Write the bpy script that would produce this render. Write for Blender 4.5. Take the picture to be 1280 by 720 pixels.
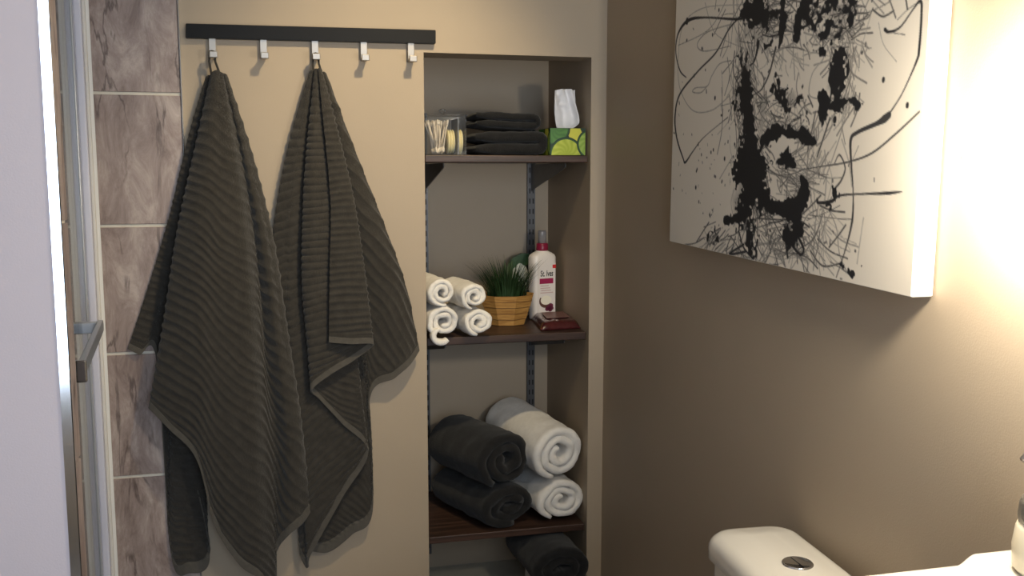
import bpy, bmesh, math, random
import numpy as np
from mathutils import Vector, Matrix, noise

# ------------------------------------------------------------------ camera, world, lights, exposure
for o in list(bpy.data.objects):
    bpy.data.objects.remove(o, do_unlink=True)
scene = bpy.context.scene
COL = scene.collection
F, D, H = 1200.0, 2.5, 1.35
YAW, PITCH = math.radians(13.7), math.radians(6.98)
cam_d = bpy.data.cameras.new('camera')
cam_d.sensor_width = 36.0
cam_d.lens = F / 1280 * 36
cam_d.clip_start = 0.02
cam = bpy.data.objects.new('camera', cam_d)
COL.objects.link(cam)
cam.location = (0, -D, H)
cam.rotation_euler = (math.pi / 2 - PITCH, 0, -YAW)
scene.camera = cam

world = bpy.data.worlds.new('world')
scene.world = world
world.use_nodes = True
bg = world.node_tree.nodes['Background']
bg.inputs['Color'].default_value = (0.55, 0.72, 1.0, 1)
bg.inputs['Strength'].default_value = 1.0

LAMP_STRENGTH = 231.0
LAMP_COLOR = (1.0, 0.90, 0.73)
wl = bpy.data.lights.new('window_daylight', 'AREA')
wl.shape = 'RECTANGLE'; wl.size = 0.96; wl.size_y = 1.44
wl.energy = 26.5; wl.color = (0.74, 0.86, 1.0)
wlo = bpy.data.objects.new('window_daylight', wl)
COL.objects.link(wlo)
wlo.rotation_euler = (math.radians(90), 0, 0)
SPOT_AT, SPOT_TO = (0.52, -1.05, 2.36), (0.22, 0.0, 1.26)
cl = bpy.data.lights.new('added_spot', 'SPOT')  # unseen spot, added and aimed to make the warm patch on the back wall
cl.energy = 72.0; cl.color = (1.0, 0.80, 0.48)
cl.spot_size = math.radians(56); cl.spot_blend = 1.0; cl.shadow_soft_size = 0.04
clo = bpy.data.objects.new('added_spot', cl)
COL.objects.link(clo)
clo.location = SPOT_AT
clo.rotation_euler = (Vector(SPOT_TO) - Vector(SPOT_AT)).to_track_quat('-Z', 'Y').to_euler()

vs = scene.view_settings
vs.view_transform = 'Standard'
vs.look = 'None'
vs.gamma = 1.0
vs.use_curve_mapping = False
vs.exposure = 0.0

# ------------------------------------------------------------------ projection helper (calculation only)
_R = Matrix.Rotation(-YAW, 3, 'Z') @ Matrix.Rotation(math.pi / 2 - PITCH, 3, 'X')
_C = Vector((0, -D, H))
def P(px, py, axis, val):
    d = _R @ Vector(((px - 640) / F, (360 - py) / F, -1.0))
    i = 'xyz'.index(axis)
    k = (val - _C[i]) / d[i]
    return _C + d * k

# ------------------------------------------------------------------ materials
def srgb(r, g, b):
    f = lambda c: (c / 255 / 12.92) if c / 255 <= 0.04045 else ((c / 255 + 0.055) / 1.055) ** 2.4
    return (f(r), f(g), f(b), 1.0)

def mat(name, col, rough=0.6, metal=0.0, var=0.0, vscale=8.0, bump=0.0, bscale=200.0, trans=0.0, ior=1.45, alpha=1.0, sheen=0.0, spec=0.5, coat=0.0):
    m = bpy.data.materials.new(name)
    m.use_nodes = True
    nt = m.node_tree
    b = nt.nodes['Principled BSDF']
    b.inputs['Base Color'].default_value = col
    b.inputs['Roughness'].default_value = rough
    b.inputs['Metallic'].default_value = metal
    b.inputs['IOR'].default_value = ior
    b.inputs['Transmission Weight'].default_value = trans
    b.inputs['Sheen Weight'].default_value = sheen
    b.inputs['Sheen Roughness'].default_value = 0.5
    b.inputs['Specular IOR Level'].default_value = spec
    b.inputs['Coat Weight'].default_value = coat
    tc = nt.nodes.new('ShaderNodeTexCoord')
    if var > 0:
        n = nt.nodes.new('ShaderNodeTexNoise')
        n.inputs['Scale'].default_value = vscale
        n.inputs['Detail'].default_value = 4
        nt.links.new(tc.outputs['Object'], n.inputs['Vector'])
        mr = nt.nodes.new('ShaderNodeMapRange')
        mr.inputs['From Min'].default_value = 0.3; mr.inputs['From Max'].default_value = 0.7
        mr.inputs['To Min'].default_value = 1 - var; mr.inputs['To Max'].default_value = 1 + var
        nt.links.new(n.outputs['Fac'], mr.inputs['Value'])
        mx = nt.nodes.new('ShaderNodeVectorMath'); mx.operation = 'SCALE'
        mx.inputs[0].default_value = col[:3]
        nt.links.new(mr.outputs['Result'], mx.inputs['Scale'])
        nt.links.new(mx.outputs['Vector'], b.inputs['Base Color'])
    if bump > 0:
        n2 = nt.nodes.new('ShaderNodeTexNoise')
        n2.inputs['Scale'].default_value = bscale
        n2.inputs['Detail'].default_value = 3
        nt.links.new(tc.outputs['Object'], n2.inputs['Vector'])
        bp = nt.nodes.new('ShaderNodeBump')
        bp.inputs['Strength'].default_value = bump
        bp.inputs['Distance'].default_value = 0.002
        nt.links.new(n2.outputs['Fac'], bp.inputs['Height'])
        nt.links.new(bp.outputs['Normal'], b.inputs['Normal'])
    return m

def mat_stone():
    m = mat('stone_tile', srgb(140, 118, 108), rough=0.38)
    nt = m.node_tree; b = nt.nodes['Principled BSDF']
    N = nt.nodes.new; L = nt.links.new
    tc = N('ShaderNodeTexCoord')
    mp = N('ShaderNodeMapping'); mp.inputs['Scale'].default_value = (1.1, 1.0, 0.4)
    mp.inputs['Rotation'].default_value = (0, 0.16, 0)
    L(tc.outputs['Object'], mp.inputs['Vector'])
    n1 = N('ShaderNodeTexNoise'); n1.inputs['Scale'].default_value = 15; n1.inputs['Detail'].default_value = 12; n1.inputs['Roughness'].default_value = 0.74
    n1.inputs['Distortion'].default_value = 0.6
    L(mp.outputs['Vector'], n1.inputs['Vector'])
    cr = N('ShaderNodeValToRGB'); e = cr.color_ramp.elements
    e[0].position = 0.30; e[0].color = srgb(116, 99, 93)
    e[1].position = 0.72; e[1].color = srgb(202, 188, 180)
    x = e.new(0.5); x.color = srgb(160, 143, 136)
    L(n1.outputs['Fac'], cr.inputs['Fac'])
    # cracks: thin band of a distorted noise
    n2 = N('ShaderNodeTexNoise'); n2.inputs['Scale'].default_value = 7.5; n2.inputs['Detail'].default_value = 9; n2.inputs['Distortion'].default_value = 0.5
    mp2 = N('ShaderNodeMapping'); mp2.inputs['Scale'].default_value = (1.25, 1.0, 0.22); mp2.inputs['Location'].default_value = (3.1, 0, 1.7)
    mp2.inputs['Rotation'].default_value = (0, 0.12, 0)
    L(tc.outputs['Object'], mp2.inputs['Vector']); L(mp2.outputs['Vector'], n2.inputs['Vector'])
    s = N('ShaderNodeMath'); s.operation = 'SUBTRACT'; s.inputs[1].default_value = 0.5; L(n2.outputs['Fac'], s.inputs[0])
    a = N('ShaderNodeMath'); a.operation = 'ABSOLUTE'; L(s.outputs[0], a.inputs[0])
    mr = N('ShaderNodeMapRange'); mr.inputs['From Min'].default_value = 0.002; mr.inputs['From Max'].default_value = 0.013
    mr.inputs['To Min'].default_value = 0.72; mr.inputs['To Max'].default_value = 0.0
    L(a.outputs[0], mr.inputs['Value'])
    n3 = N('ShaderNodeTexNoise'); n3.inputs['Scale'].default_value = 9; L(tc.outputs['Object'], n3.inputs['Vector'])
    m3 = N('ShaderNodeMapRange'); m3.inputs['From Min'].default_value = 0.42; m3.inputs['From Max'].default_value = 0.6
    L(n3.outputs['Fac'], m3.inputs['Value'])
    mu = N('ShaderNodeMath'); mu.operation = 'MULTIPLY'; L(mr.outputs['Result'], mu.inputs[0]); L(m3.outputs['Result'], mu.inputs[1])
    mix = N('ShaderNodeMix'); mix.data_type = 'RGBA'
    L(mu.outputs[0], mix.inputs['Factor']); L(cr.outputs['Color'], mix.inputs[6]); mix.inputs[7].default_value = srgb(78, 64, 60)
    L(mix.outputs[2], b.inputs['Base Color'])
    bp = N('ShaderNodeBump'); bp.inputs['Strength'].default_value = 0.25; bp.inputs['Distance'].default_value = 0.002
    L(n1.outputs['Fac'], bp.inputs['Height']); L(bp.outputs['Normal'], b.inputs['Normal'])
    return m

def mat_wood(name, c1, c2, scale=(1.2, 14, 30), rough=0.45):
    m = mat(name, c1, rough=rough)
    nt = m.node_tree; b = nt.nodes['Principled BSDF']
    N = nt.nodes.new; L = nt.links.new
    tc = N('ShaderNodeTexCoord'); mp = N('ShaderNodeMapping'); mp.inputs['Scale'].default_value = scale
    L(tc.outputs['Object'], mp.inputs['Vector'])
    n = N('ShaderNodeTexNoise'); n.inputs['Scale'].default_value = 4; n.inputs['Detail'].default_value = 6; n.inputs['Distortion'].default_value = 0.5
    L(mp.outputs['Vector'], n.inputs['Vector'])
    cr = N('ShaderNodeValToRGB'); e = cr.color_ramp.elements
    e[0].position = 0.3; e[0].color = c1; e[1].position = 0.7; e[1].color = c2
    L(n.outputs['Fac'], cr.inputs['Fac']); L(cr.outputs['Color'], b.inputs['Base Color'])
    return m

def mat_attr(name, rough=0.7):
    m = mat(name, (1, 1, 1, 1), rough=rough)
    nt = m.node_tree
    a = nt.nodes.new('ShaderNodeVertexColor'); a.layer_name = 'print'
    nt.links.new(a.outputs['Color'], nt.nodes['Principled BSDF'].inputs['Base Color'])
    return m

def mat_thin(name, tint, refl=1.0, rough=0.0):
    m = bpy.data.materials.new(name); m.use_nodes = True
    nt = m.node_tree; nt.nodes.remove(nt.nodes['Principled BSDF'])
    out = nt.nodes['Material Output']
    tr = nt.nodes.new('ShaderNodeBsdfTransparent'); tr.inputs['Color'].default_value = (*tint, 1)
    gl = nt.nodes.new('ShaderNodeBsdfGlossy'); gl.inputs['Roughness'].default_value = rough
    fr = nt.nodes.new('ShaderNodeFresnel'); fr.inputs['IOR'].default_value = 1.45
    mu = nt.nodes.new('ShaderNodeMath'); mu.operation = 'MULTIPLY'; mu.inputs[1].default_value = refl
    nt.links.new(fr.outputs[0], mu.inputs[0])
    mx = nt.nodes.new('ShaderNodeMixShader')
    nt.links.new(mu.outputs[0], mx.inputs[0]); nt.links.new(tr.outputs[0], mx.inputs[1]); nt.links.new(gl.outputs[0], mx.inputs[2])
    nt.links.new(mx.outputs[0], out.inputs['Surface'])
    return m

def mat_emit(name, col, strength):
    m = bpy.data.materials.new(name); m.use_nodes = True
    nt = m.node_tree
    b = nt.nodes['Principled BSDF']
    b.inputs['Base Color'].default_value = (0.9, 0.9, 0.9, 1)
    b.inputs['Emission Color'].default_value = (*col, 1)
    b.inputs['Emission Strength'].default_value = strength
    return m

M = dict(
    wall=mat('greige_wall_paint', srgb(174, 158, 137), rough=0.55, var=0.03, vscale=3, bump=0.12, bscale=350),
    stub=mat('cream_wall_paint', srgb(206, 196, 200), rough=0.55, var=0.02, vscale=3, bump=0.1, bscale=350),
    ceiling=mat('ceiling_paint', srgb(225, 222, 214), rough=0.8, var=0.02, bump=0.1),
    floor=mat('floor_tile', srgb(120, 110, 100), rough=0.4, var=0.12, vscale=6),
    whitewood=mat('white_painted_board', srgb(196, 192, 178), rough=0.5, var=0.05, vscale=20),
    grout=mat('grout', srgb(222, 216, 202), rough=0.85, var=0.06, vscale=60),
    stone=mat_stone(),
    chrome=mat('chrome', srgb(225, 228, 232), rough=0.12, metal=1.0, var=0.02),
    alu=mat('brushed_aluminium', srgb(196, 202, 212), rough=0.32, metal=0.35, var=0.03, vscale=30),
    jamb=mat('white_jamb', srgb(222, 222, 236), rough=0.3, var=0.02),
    caulk=mat('caulk', srgb(236, 234, 230), rough=0.6, var=0.03),
    glass=mat_thin('shower_glass', (0.95, 0.975, 0.97), 0.8),
    blindrefl=mat('frosted_band', srgb(225, 232, 235), rough=0.45, trans=0.55, var=0.03),  # pale tone for the window-blind reflection, built as strips on the glass
    acrylic=mat_thin('clear_acrylic', (0.97, 0.97, 0.96), 0.6, 0.03),
    blackwood=mat('black_lacquer', srgb(20, 19, 18), rough=0.42, var=0.08, vscale=14, bump=0.05, bscale=80, spec=0.2),
    nickel=mat('satin_nickel', srgb(168, 161, 152), rough=0.35, metal=0.7, var=0.03),
    shelf=mat_wood('dark_walnut', srgb(40, 28, 23), srgb(80, 58, 48)),
    bracket=mat('grey_steel', srgb(92, 92, 94), rough=0.4, metal=0.3, var=0.06, vscale=30),
    slot=mat('slot_dark', srgb(26, 26, 28), rough=0.7, var=0.05),
    towel=mat('charcoal_terry', srgb(60, 57, 53), rough=0.95, var=0.16, vscale=55, bump=0.9, bscale=480, sheen=0.25, spec=0.1),
    hem=mat('charcoal_hem', srgb(88, 84, 78), rough=0.9, var=0.1, vscale=90, bump=0.5, bscale=600, sheen=0.2, spec=0.1),
    white=mat('white_terry', srgb(238, 234, 228), rough=0.95, var=0.05, vscale=70, bump=0.9, bscale=420, sheen=0.2, spec=0.1),
    black=mat('black_terry', srgb(36, 36, 37), rough=0.97, var=0.2, vscale=60, bump=0.9, bscale=420, sheen=0.15, spec=0.1),
    porcelain=mat('porcelain', srgb(236, 230, 218), rough=0.12, var=0.01, coat=0.4),
    canvas_side=mat('white_canvas', srgb(238, 234, 226), rough=0.8, var=0.02, bump=0.2, bscale=900),
    print=mat_attr('canvas_print', 0.7),
    boxprint=mat_attr('lime_print', 0.4),
    tissue=mat('tissue_paper', srgb(236, 236, 240), rough=0.9, var=0.03, vscale=30),
    cardboard=mat('green_card', srgb(28, 66, 44), rough=0.5, var=0.1, vscale=20),
    swab=mat('swab_stick', srgb(235, 222, 205), rough=0.7, var=0.04),
    cotton=mat('cotton', srgb(243, 238, 222), rough=0.95, var=0.04, bump=0.5, bscale=300),
    pad=mat('cotton_pad', srgb(238, 226, 180), rough=0.95, var=0.05, bump=0.5, bscale=300),
    lotion=mat('bottle_white', srgb(232, 226, 222), rough=0.3, var=0.02),
    maroon=mat('maroon_plastic', srgb(128, 28, 58), rough=0.3, var=0.05),
    magenta=mat('magenta_print', srgb(158, 40, 84), rough=0.4, var=0.05),
    palepink=mat('pale_print', srgb(205, 178, 178), rough=0.5, var=0.05),
    ink=mat('black_print', srgb(30, 26, 28), rough=0.5, var=0.05),
    coconut=mat('coconut_brown', srgb(96, 66, 56), rough=0.5, var=0.15, vscale=60),
    orchid=mat('orchid_print', srgb(110, 44, 70), rough=0.5, var=0.2, vscale=60),
    greenprint=mat('green_print', srgb(110, 150, 80), rough=0.5, var=0.1),
    red=mat('red_print', srgb(206, 50, 50), rough=0.5, var=0.05),
    pumpclear=mat('pump_cap', srgb(190, 186, 186), rough=0.15, trans=0.5, var=0.02),
    wipes=mat('maroon_foil', srgb(74, 30, 32), rough=0.25, var=0.25, vscale=22, bump=0.4, bscale=40, coat=0.5),
    wipelabel=mat('wipes_label', srgb(122, 88, 86), rough=0.35, var=0.2, vscale=35),
    basket=mat_wood('veneer', srgb(150, 106, 52), srgb(196, 150, 84), scale=(6, 6, 60), rough=0.6),
    leaf=mat('grass_green', srgb(38, 62, 34), rough=0.5, var=0.35, vscale=30),
    spraygreen=mat('spray_green', srgb(52, 84, 52), rough=0.35, var=0.05),
    spraywhite=mat('spray_white', srgb(196, 204, 204), rough=0.3, var=0.04),
    sprayblue=mat('spray_label', srgb(48, 92, 110), rough=0.4, var=0.15, vscale=30),
    cream=mat('cream_ceramic', srgb(240, 230, 206), rough=0.25, var=0.02),
    silver=mat('hammered_silver', srgb(200, 196, 188), rough=0.3, metal=0.9, bump=1.0, bscale=160, var=0.1, vscale=80),
    cabinet=mat('white_cabinet', srgb(225, 220, 212), rough=0.4, var=0.02),
    lampglass=mat_emit('lamp_globe', LAMP_COLOR, LAMP_STRENGTH),
    frame=mat('window_frame_white', srgb(235, 235, 235), rough=0.4, var=0.02),
    skyglass=mat_thin('window_glass', (0.97, 0.98, 0.99), 0.5),
)

# ------------------------------------------------------------------ mesh helpers
def tag(o, label=None, cat=None, group=None, kind=None):
    if label: o['label'] = label
    if cat: o['category'] = cat
    if group: o['group'] = group
    if kind: o['kind'] = kind
    return o

def parent_to(o, p):
    o.parent = p
    if p is not None:
        off = Vector((0, 0, 0)); q = p
        while q is not None:
            if q.parent is None:
                off = q.location.copy()
            q = q.parent
        if p.parent is None:
            o.matrix_parent_inverse = Matrix.Translation(-off)
        else:
            o.matrix_parent_inverse = Matrix.Identity(4)

def thing(name, label, cat, loc, group=None):
    o = bpy.data.objects.new(name, None); COL.objects.link(o)
    o.empty_display_size = 0.05
    o.location = loc
    return tag(o, label, cat, group)

def mesh_obj(name, verts, faces, m, parent=None, smooth=False):
    me = bpy.data.meshes.new(name)
    me.from_pydata([tuple(v) for v in verts], [], faces)
    me.update()
    return link_mesh(name, me, m, parent, smooth)

def link_mesh(name, me, m, parent=None, smooth=False):
    me.materials.append(m)
    if smooth:
        me.polygons.foreach_set('use_smooth', [True] * len(me.polygons))
    o = bpy.data.objects.new(name, me); COL.objects.link(o)
    if parent is not None: parent_to(o, parent)
    return o

def bm_obj(name, bm, m, parent=None, smooth=False):
    bmesh.ops.recalc_face_normals(bm, faces=bm.faces)
    me = bpy.data.meshes.new(name); bm.to_mesh(me); bm.free()
    return link_mesh(name, me, m, parent, smooth)

def add_box(bm, x0, x1, y0, y1, z0, z1, bevel=0.0, seg=2, T=None):
    r = bmesh.ops.create_cube(bm, size=1.0)
    vs_ = r['verts']
    for v in vs_:
        v.co = Vector(((x0 + x1) / 2 + v.co.x * (x1 - x0), (y0 + y1) / 2 + v.co.y * (y1 - y0), (z0 + z1) / 2 + v.co.z * (z1 - z0)))
    if bevel > 0:
        es = list({e for v in vs_ for e in v.link_edges})
        rr = bmesh.ops.bevel(bm, geom=es, offset=bevel, segments=seg, affect='EDGES', profile=0.5)
        vs_ = list({v for f in rr['faces'] for v in f.verts} | {v for v in vs_ if v.is_valid})
    if T is not None:
        for v in vs_: v.co = T @ v.co
    return vs_

def box(name, x0, x1, y0, y1, z0, z1, m, parent=None, bevel=0.0, seg=2, T=None):
    bm = bmesh.new()
    add_box(bm, min(x0, x1), max(x0, x1), min(y0, y1), max(y0, y1), min(z0, z1), max(z0, z1), bevel, seg, T)
    return bm_obj(name, bm, m, parent, smooth=False)

def tube_geo(path, r, n=10, cap=True):
    path = [Vector(p) for p in path]
    rs = r if isinstance(r, (list, tuple)) else [r] * len(path)
    vs_, fs = [], []
    up = Vector((0.123, 0.31, 0.94))
    for i, p in enumerate(path):
        t = (path[min(i + 1, len(path) - 1)] - path[max(i - 1, 0)]).normalized()
        a = t.cross(up)
        if a.length < 1e-4: a = t.cross(Vector((1, 0, 0)))
        a.normalize(); b = t.cross(a).normalized()
        for k in range(n):
            th = 2 * math.pi * k / n
            vs_.append(p + (a * math.cos(th) + b * math.sin(th)) * rs[i])
    for i in range(len(path) - 1):
        for k in range(n):
            fs.append((i * n + k, i * n + (k + 1) % n, (i + 1) * n + (k + 1) % n, (i + 1) * n + k))
    if cap:
        fs.append(tuple(range(n - 1, -1, -1)))
        q = (len(path) - 1) * n
        fs.append(tuple(range(q, q + n)))
    return vs_, fs

def tube(name, path, r, m, parent=None, n=10):
    v, f = tube_geo(path, r, n)
    return mesh_obj(name, v, f, m, parent, True)

def lathe(name, prof, c, m, parent=None, n=32, sx=1.0, sy=1.0, T=None):
    vs_, fs = [], []
    for (r, z) in prof:
        for k in range(n):
            a = 2 * math.pi * k / n
            p = Vector((r * sx * math.cos(a), r * sy * math.sin(a), z))
            if T is not None: p = T @ p
            vs_.append(p + Vector(c))
    for i in range(len(prof) - 1):
        for k in range(n):
            fs.append((i * n + k, i * n + (k + 1) % n, (i + 1) * n + (k + 1) % n, (i + 1) * n + k))
    if prof[0][0] > 1e-5: fs.append(tuple(range(n - 1, -1, -1)))
    q = (len(prof) - 1) * n
    if prof[-1][0] > 1e-5: fs.append(tuple(range(q, q + n)))
    o = mesh_obj(name, vs_, fs, m, parent, True)
    return o

def prism(name, pts, vec, m, parent=None, smooth=False):
    n = len(pts); vec = Vector(vec)
    vs_ = [Vector(p) for p in pts] + [Vector(p) + vec for p in pts]
    bm = bmesh.new()
    bv = [bm.verts.new(v) for v in vs_]
    bm.faces.new(bv[:n]); bm.faces.new(bv[n:][::-1])
    for i in range(n):
        bm.faces.new((bv[i], bv[n + i], bv[n + (i + 1) % n], bv[(i + 1) % n]))
    return bm_obj(name, bm, m, parent, smooth)

def struct(o):
    o['kind'] = 'structure'; return o

# ------------------------------------------------------------------ the room
def Xw(px, y=0.0, py=213):   # X on the plane Y=y seen at this pixel
    return P(px, py, 'y', y).x
XR = Xw(757)                  # right wall
XL, YF, ZC = -1.45, -3.35, 2.42
NL, NR = Xw(531), Xw(738)     # niche opening
NZT = P(530, 65.5, 'y', 0).z  # niche head height
ND = 0.42                     # niche depth
NB = P(580, 705, 'y', ND).z     # ledge at the bottom of the niche
T_ = 0.1

bm = bmesh.new()
add_box(bm, XL - T_, NL, 0, T_, 0, ZC)
add_box(bm, NR, XR + T_, 0, T_, 0, ZC)
add_box(bm, NL, NR, 0, T_, NZT, ZC)
add_box(bm, NL, NR, 0, T_, 0, NB - 0.02)
struct(bm_obj('wall_back', bm, M['wall']))
wall_back = bpy.data.objects['wall_back']
NZB = NZT + 0.035
bm = bmesh.new()
add_box(bm, NL - 0.05, NL, T_, ND + 0.05, NB - 0.1, NZB + 0.1)
add_box(bm, NR, NR + 0.05, T_, ND + 0.05, NB - 0.1, NZB + 0.1)
add_box(bm, NL, NR, ND, ND + 0.05, NB - 0.1, NZB + 0.1)
struct(bm_obj('wall_niche', bm, M['wall']))
struct(prism('ceiling_niche', [(NL, T_, NZT + 0.008), (NL, ND, NZB), (NL, ND, NZB + 0.05), (NL, T_, NZB + 0.05)], (NR - NL, 0, 0), M['wall']))
struct(box('floor_niche', NL, NR, 0.0, ND, NB - 0.02, NB, M['whitewood']))
struct(box('wall_right', XR, XR + T_, YF, 0, 0, ZC, M['wall']))
struct(box('wall_left', XL - T_, XL, YF, 0, 0, ZC, M['stub']))
struct(box('floor', XL - T_, XR + T_, YF - T_, 0.6, -0.1, 0, M['floor']))
struct(box('ceiling', XL - T_, XR + T_, YF - T_, 0.6, ZC, ZC + 0.1, M['ceiling']))
# front wall behind the camera with a window opening
WX0, WX1, WZ0, WZ1 = -0.22, 0.80, 0.6, 2.1
bm = bmesh.new()
add_box(bm, XL - T_, WX0, YF - T_, YF, 0, ZC)
add_box(bm, WX1, XR + T_, YF - T_, YF, 0, ZC)
add_box(bm, WX0, WX1, YF - T_, YF, 0, WZ0)
add_box(bm, WX0, WX1, YF - T_, YF, WZ1, ZC)
struct(bm_obj('wall_front', bm, M['wall']))
wlo.location = ((WX0 + WX1) / 2, YF - 0.03, (WZ0 + WZ1) / 2)
bm = bmesh.new()
for a in ((WX0, WX0 + .03, WZ0, WZ1), (WX1 - .03, WX1, WZ0, WZ1), (WX0 + .03, WX1 - .03, WZ0, WZ0 + .03), (WX0 + .03, WX1 - .03, WZ1 - .03, WZ1)):
    add_box(bm, a[0], a[1], YF - 0.09, YF - 0.05, a[2], a[3])
w1 = struct(bm_obj('window_1', bm, M['frame']))
box('pane', WX0 + .03, WX1 - .03, YF - 0.072, YF - 0.068, WZ0 + .03, WZ1 - .03, M['skyglass'], w1)
# baseboards
struct(box('baseboard_back', Xw(232) , NR + 0.03, -0.012, 0, 0, 0.09, M['frame'], bevel=0.003))
struct(box('baseboard_right', XR - 0.012, XR, YF, -0.012, 0, 0.09, M['frame'], bevel=0.003))

# ---- tiles on the back wall: outside and inside the shower
gy = [P(175, y, 'y', -0.008).z for y in (117, 282, 441, 595)]
step = (gy[0] - gy[3]) / 3
zs = [gy[0] + step * 3, gy[0] + 2 * step, gy[0] + step] + gy + [gy[3] - step, gy[3] - 2 * step, gy[3] - 3 * step]
zs = [z for z in zs if z < ZC + step and z > -step]
TXR = Xw(229.5, -0.008)        # right end of the tiling
GR = 0.0036
struct(box('trim_2', XL, TXR, -0.0055, 0, 0, ZC, M['grout']))   # mortar bed behind the tiles
tile_bed = bpy.data.objects['trim_2']
tw = 0.335
for c in range(4):
    x1 = TXR - c * tw; x0 = max(TXR - (c + 1) * tw, XL)
    if x1 - x0 < 0.03: continue
    for i in range(len(zs) - 1):
        z1, z0 = min(zs[i], ZC), max(zs[i + 1], 0)
        if z1 - z0 < 0.02: continue
        box('tile', x0 + GR, x1 - (GR if c else 0), -0.0095, -0.003, z0 + GR, z1 - GR, M['stone'], tile_bed, bevel=0.0012, seg=1)
struct(box('trim_1', TXR, TXR + 0.0045, -0.0125, 0, 0, ZC, M['chrome'], bevel=0.0015))

# ---- partition stub at the near end of the shower, tiled on its end
dS = 1.40                                     # distance of its near face from the camera
YS = -D + dS
XE = P(59, 213, 'y', YS).x
SD = 0.048
XE = P(72, 213, 'y', YS).x                      # right edge of the chrome corner profile
struct(box('wall_partition', XL, XE - 0.0125, YS, YS + SD, 0, ZC, M['stub']))
struct(prism('trim_3', [(XE - 0.0125, YS - 0.002, 0), (XE, YS + 0.0004, 0), (XE, YS + 0.008, 0), (XE - 0.0125, YS + 0.008, 0)], (0, 0, ZC), M['chrome']))
stub_end = struct(box('trim_4', XE - 0.0125, XE - 0.004, YS + 0.008, YS + SD, 0, ZC, M['grout']))
jz = [P(75, 279, 'x', XE).z, P(95, 580, 'x', XE).z]
st = jz[0] - jz[1]
zz = [ZC] + [z for z in (jz[0] + 2 * st, jz[0] + st, jz[0], jz[1], jz[1] - st) if 0 < z < ZC] + [0]
for i in range(len(zz) - 1):
    box('tile', XE - 0.006, XE - 0.0005, YS + 0.010, YS + SD, zz[i + 1] + 0.002, zz[i] - 0.002, M['stone'], stub_end, bevel=0.001, seg=1)

# ------------------------------------------------------------------ shower enclosure
Pf = P(117, 213, 'y', -0.01)
Pn = Vector((XE - 0.03, YS + SD + 0.01, 0))
dv = Vector((Pn.x - Pf.x, Pn.y - Pf.y)); SL = dv.length; dv.normalize()
nv = Vector((-dv.y, dv.x))
if nv.x < 0: nv = -nv
def tfor(px, s):    # offset from the door line of a pixel column, at run s along it
    d = _R @ Vector(((px - 640) / F, (360 - 213) / F, -1.0))
    # solve C + k d = Pf + s dv + t nv  (2-D)
    A = np.array([[d.x, -nv.x], [d.y, -nv.y]])
    b = np.array([Pf.x + s * dv.x - _C.x, Pf.y + s * dv.y - _C.y])
    k, t = np.linalg.solve(A, b)
    return t
TS = Matrix(((dv.x, nv.x, 0, Pf.x), (dv.y, nv.y, 0, Pf.y), (0, 0, 1, 0), (0, 0, 0, 1)))
def obox(name, s0, s1, t0, t1, z0, z1, m, parent, bevel=0.0):
    return box(name, s0, s1, t0, t1, z0, z1, m, parent, bevel, T=TS)
ZD0, ZD1 = 0.07, 2.12
enc = thing('shower_enclosure', 'framed clear glass shower enclosure between stone tiles and cream partition', 'shower enclosure', (Pf.x + dv.x * SL / 2, Pf.y + dv.y * SL / 2, 0))
ta, tb = tfor(101, 0.035), tfor(112, 0.03)
obox('wall_jamb', 0.0, 0.035, ta, tb, 0, ZD1, M['jamb'], enc, 0.004)
obox('inner_jamb', 0.0, 0.018, tb, tfor(117, 0.015), 0, ZD1, M['cabinet'], enc, 0.002)
obox('caulk_line', 0.0, 0.006, tfor(117, 0.006), tfor(121.5, 0.006), 0, ZD1, M['caulk'], enc)
t1a, t1b = tfor(94, 0.09), tfor(100.5, 0.09)
t2a, t2b = tfor(77, 0.15), tfor(90.5, 0.15)
obox('stile', 0.05, 0.09, t1a, t1b, ZD0, ZD1, M['alu'], enc, 0.003)
obox('gasket', 0.05, 0.085, tfor(91, .085), tfor(93.5, .085), ZD0, ZD1, M['slot'], enc)
obox('header_rail', 0.0, SL, t2a - 0.005, tb, ZD1, ZD1 + 0.045, M['alu'], enc, 0.003)
obox('bottom_track', 0.0, SL, t2a - 0.005, tb, 0, ZD0, M['jamb'], enc, 0.004)
tm = (t1a + t1b) / 2
obox('glass_panel', 0.09, SL * 0.55, tm - 0.003, tm + 0.003, ZD0, ZD1, M['glass'], enc)
door = thing('shower_door', 'sliding clear glass shower door with a horizontal grey towel bar', 'shower door', (Pf.x + dv.x * SL / 2, Pf.y + dv.y * SL / 2, ZD0))
obox('stile', 0.11, 0.15, t2a, t2b, ZD0, ZD1, M['alu'], door, 0.004)
tg = t2a + 0.012
obox('glass_panel', 0.15, SL - 0.03, tg - 0.003, tg + 0.003, ZD0, ZD1, M['glass'], door)
obox('stile', SL - 0.03, SL - 0.005, tg - 0.008, tg + 0.008, ZD0, ZD1, M['nickel'], door, 0.003)
# pale strips on the lower glass, standing in for reflected window blinds
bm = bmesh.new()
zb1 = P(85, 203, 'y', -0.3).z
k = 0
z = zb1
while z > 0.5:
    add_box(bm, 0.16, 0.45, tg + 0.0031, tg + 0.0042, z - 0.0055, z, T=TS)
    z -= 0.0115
fb = bm_obj('blind_reflection_strips', bm, M['blindrefl'], door); fb['kind'] = 'stuff'
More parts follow.
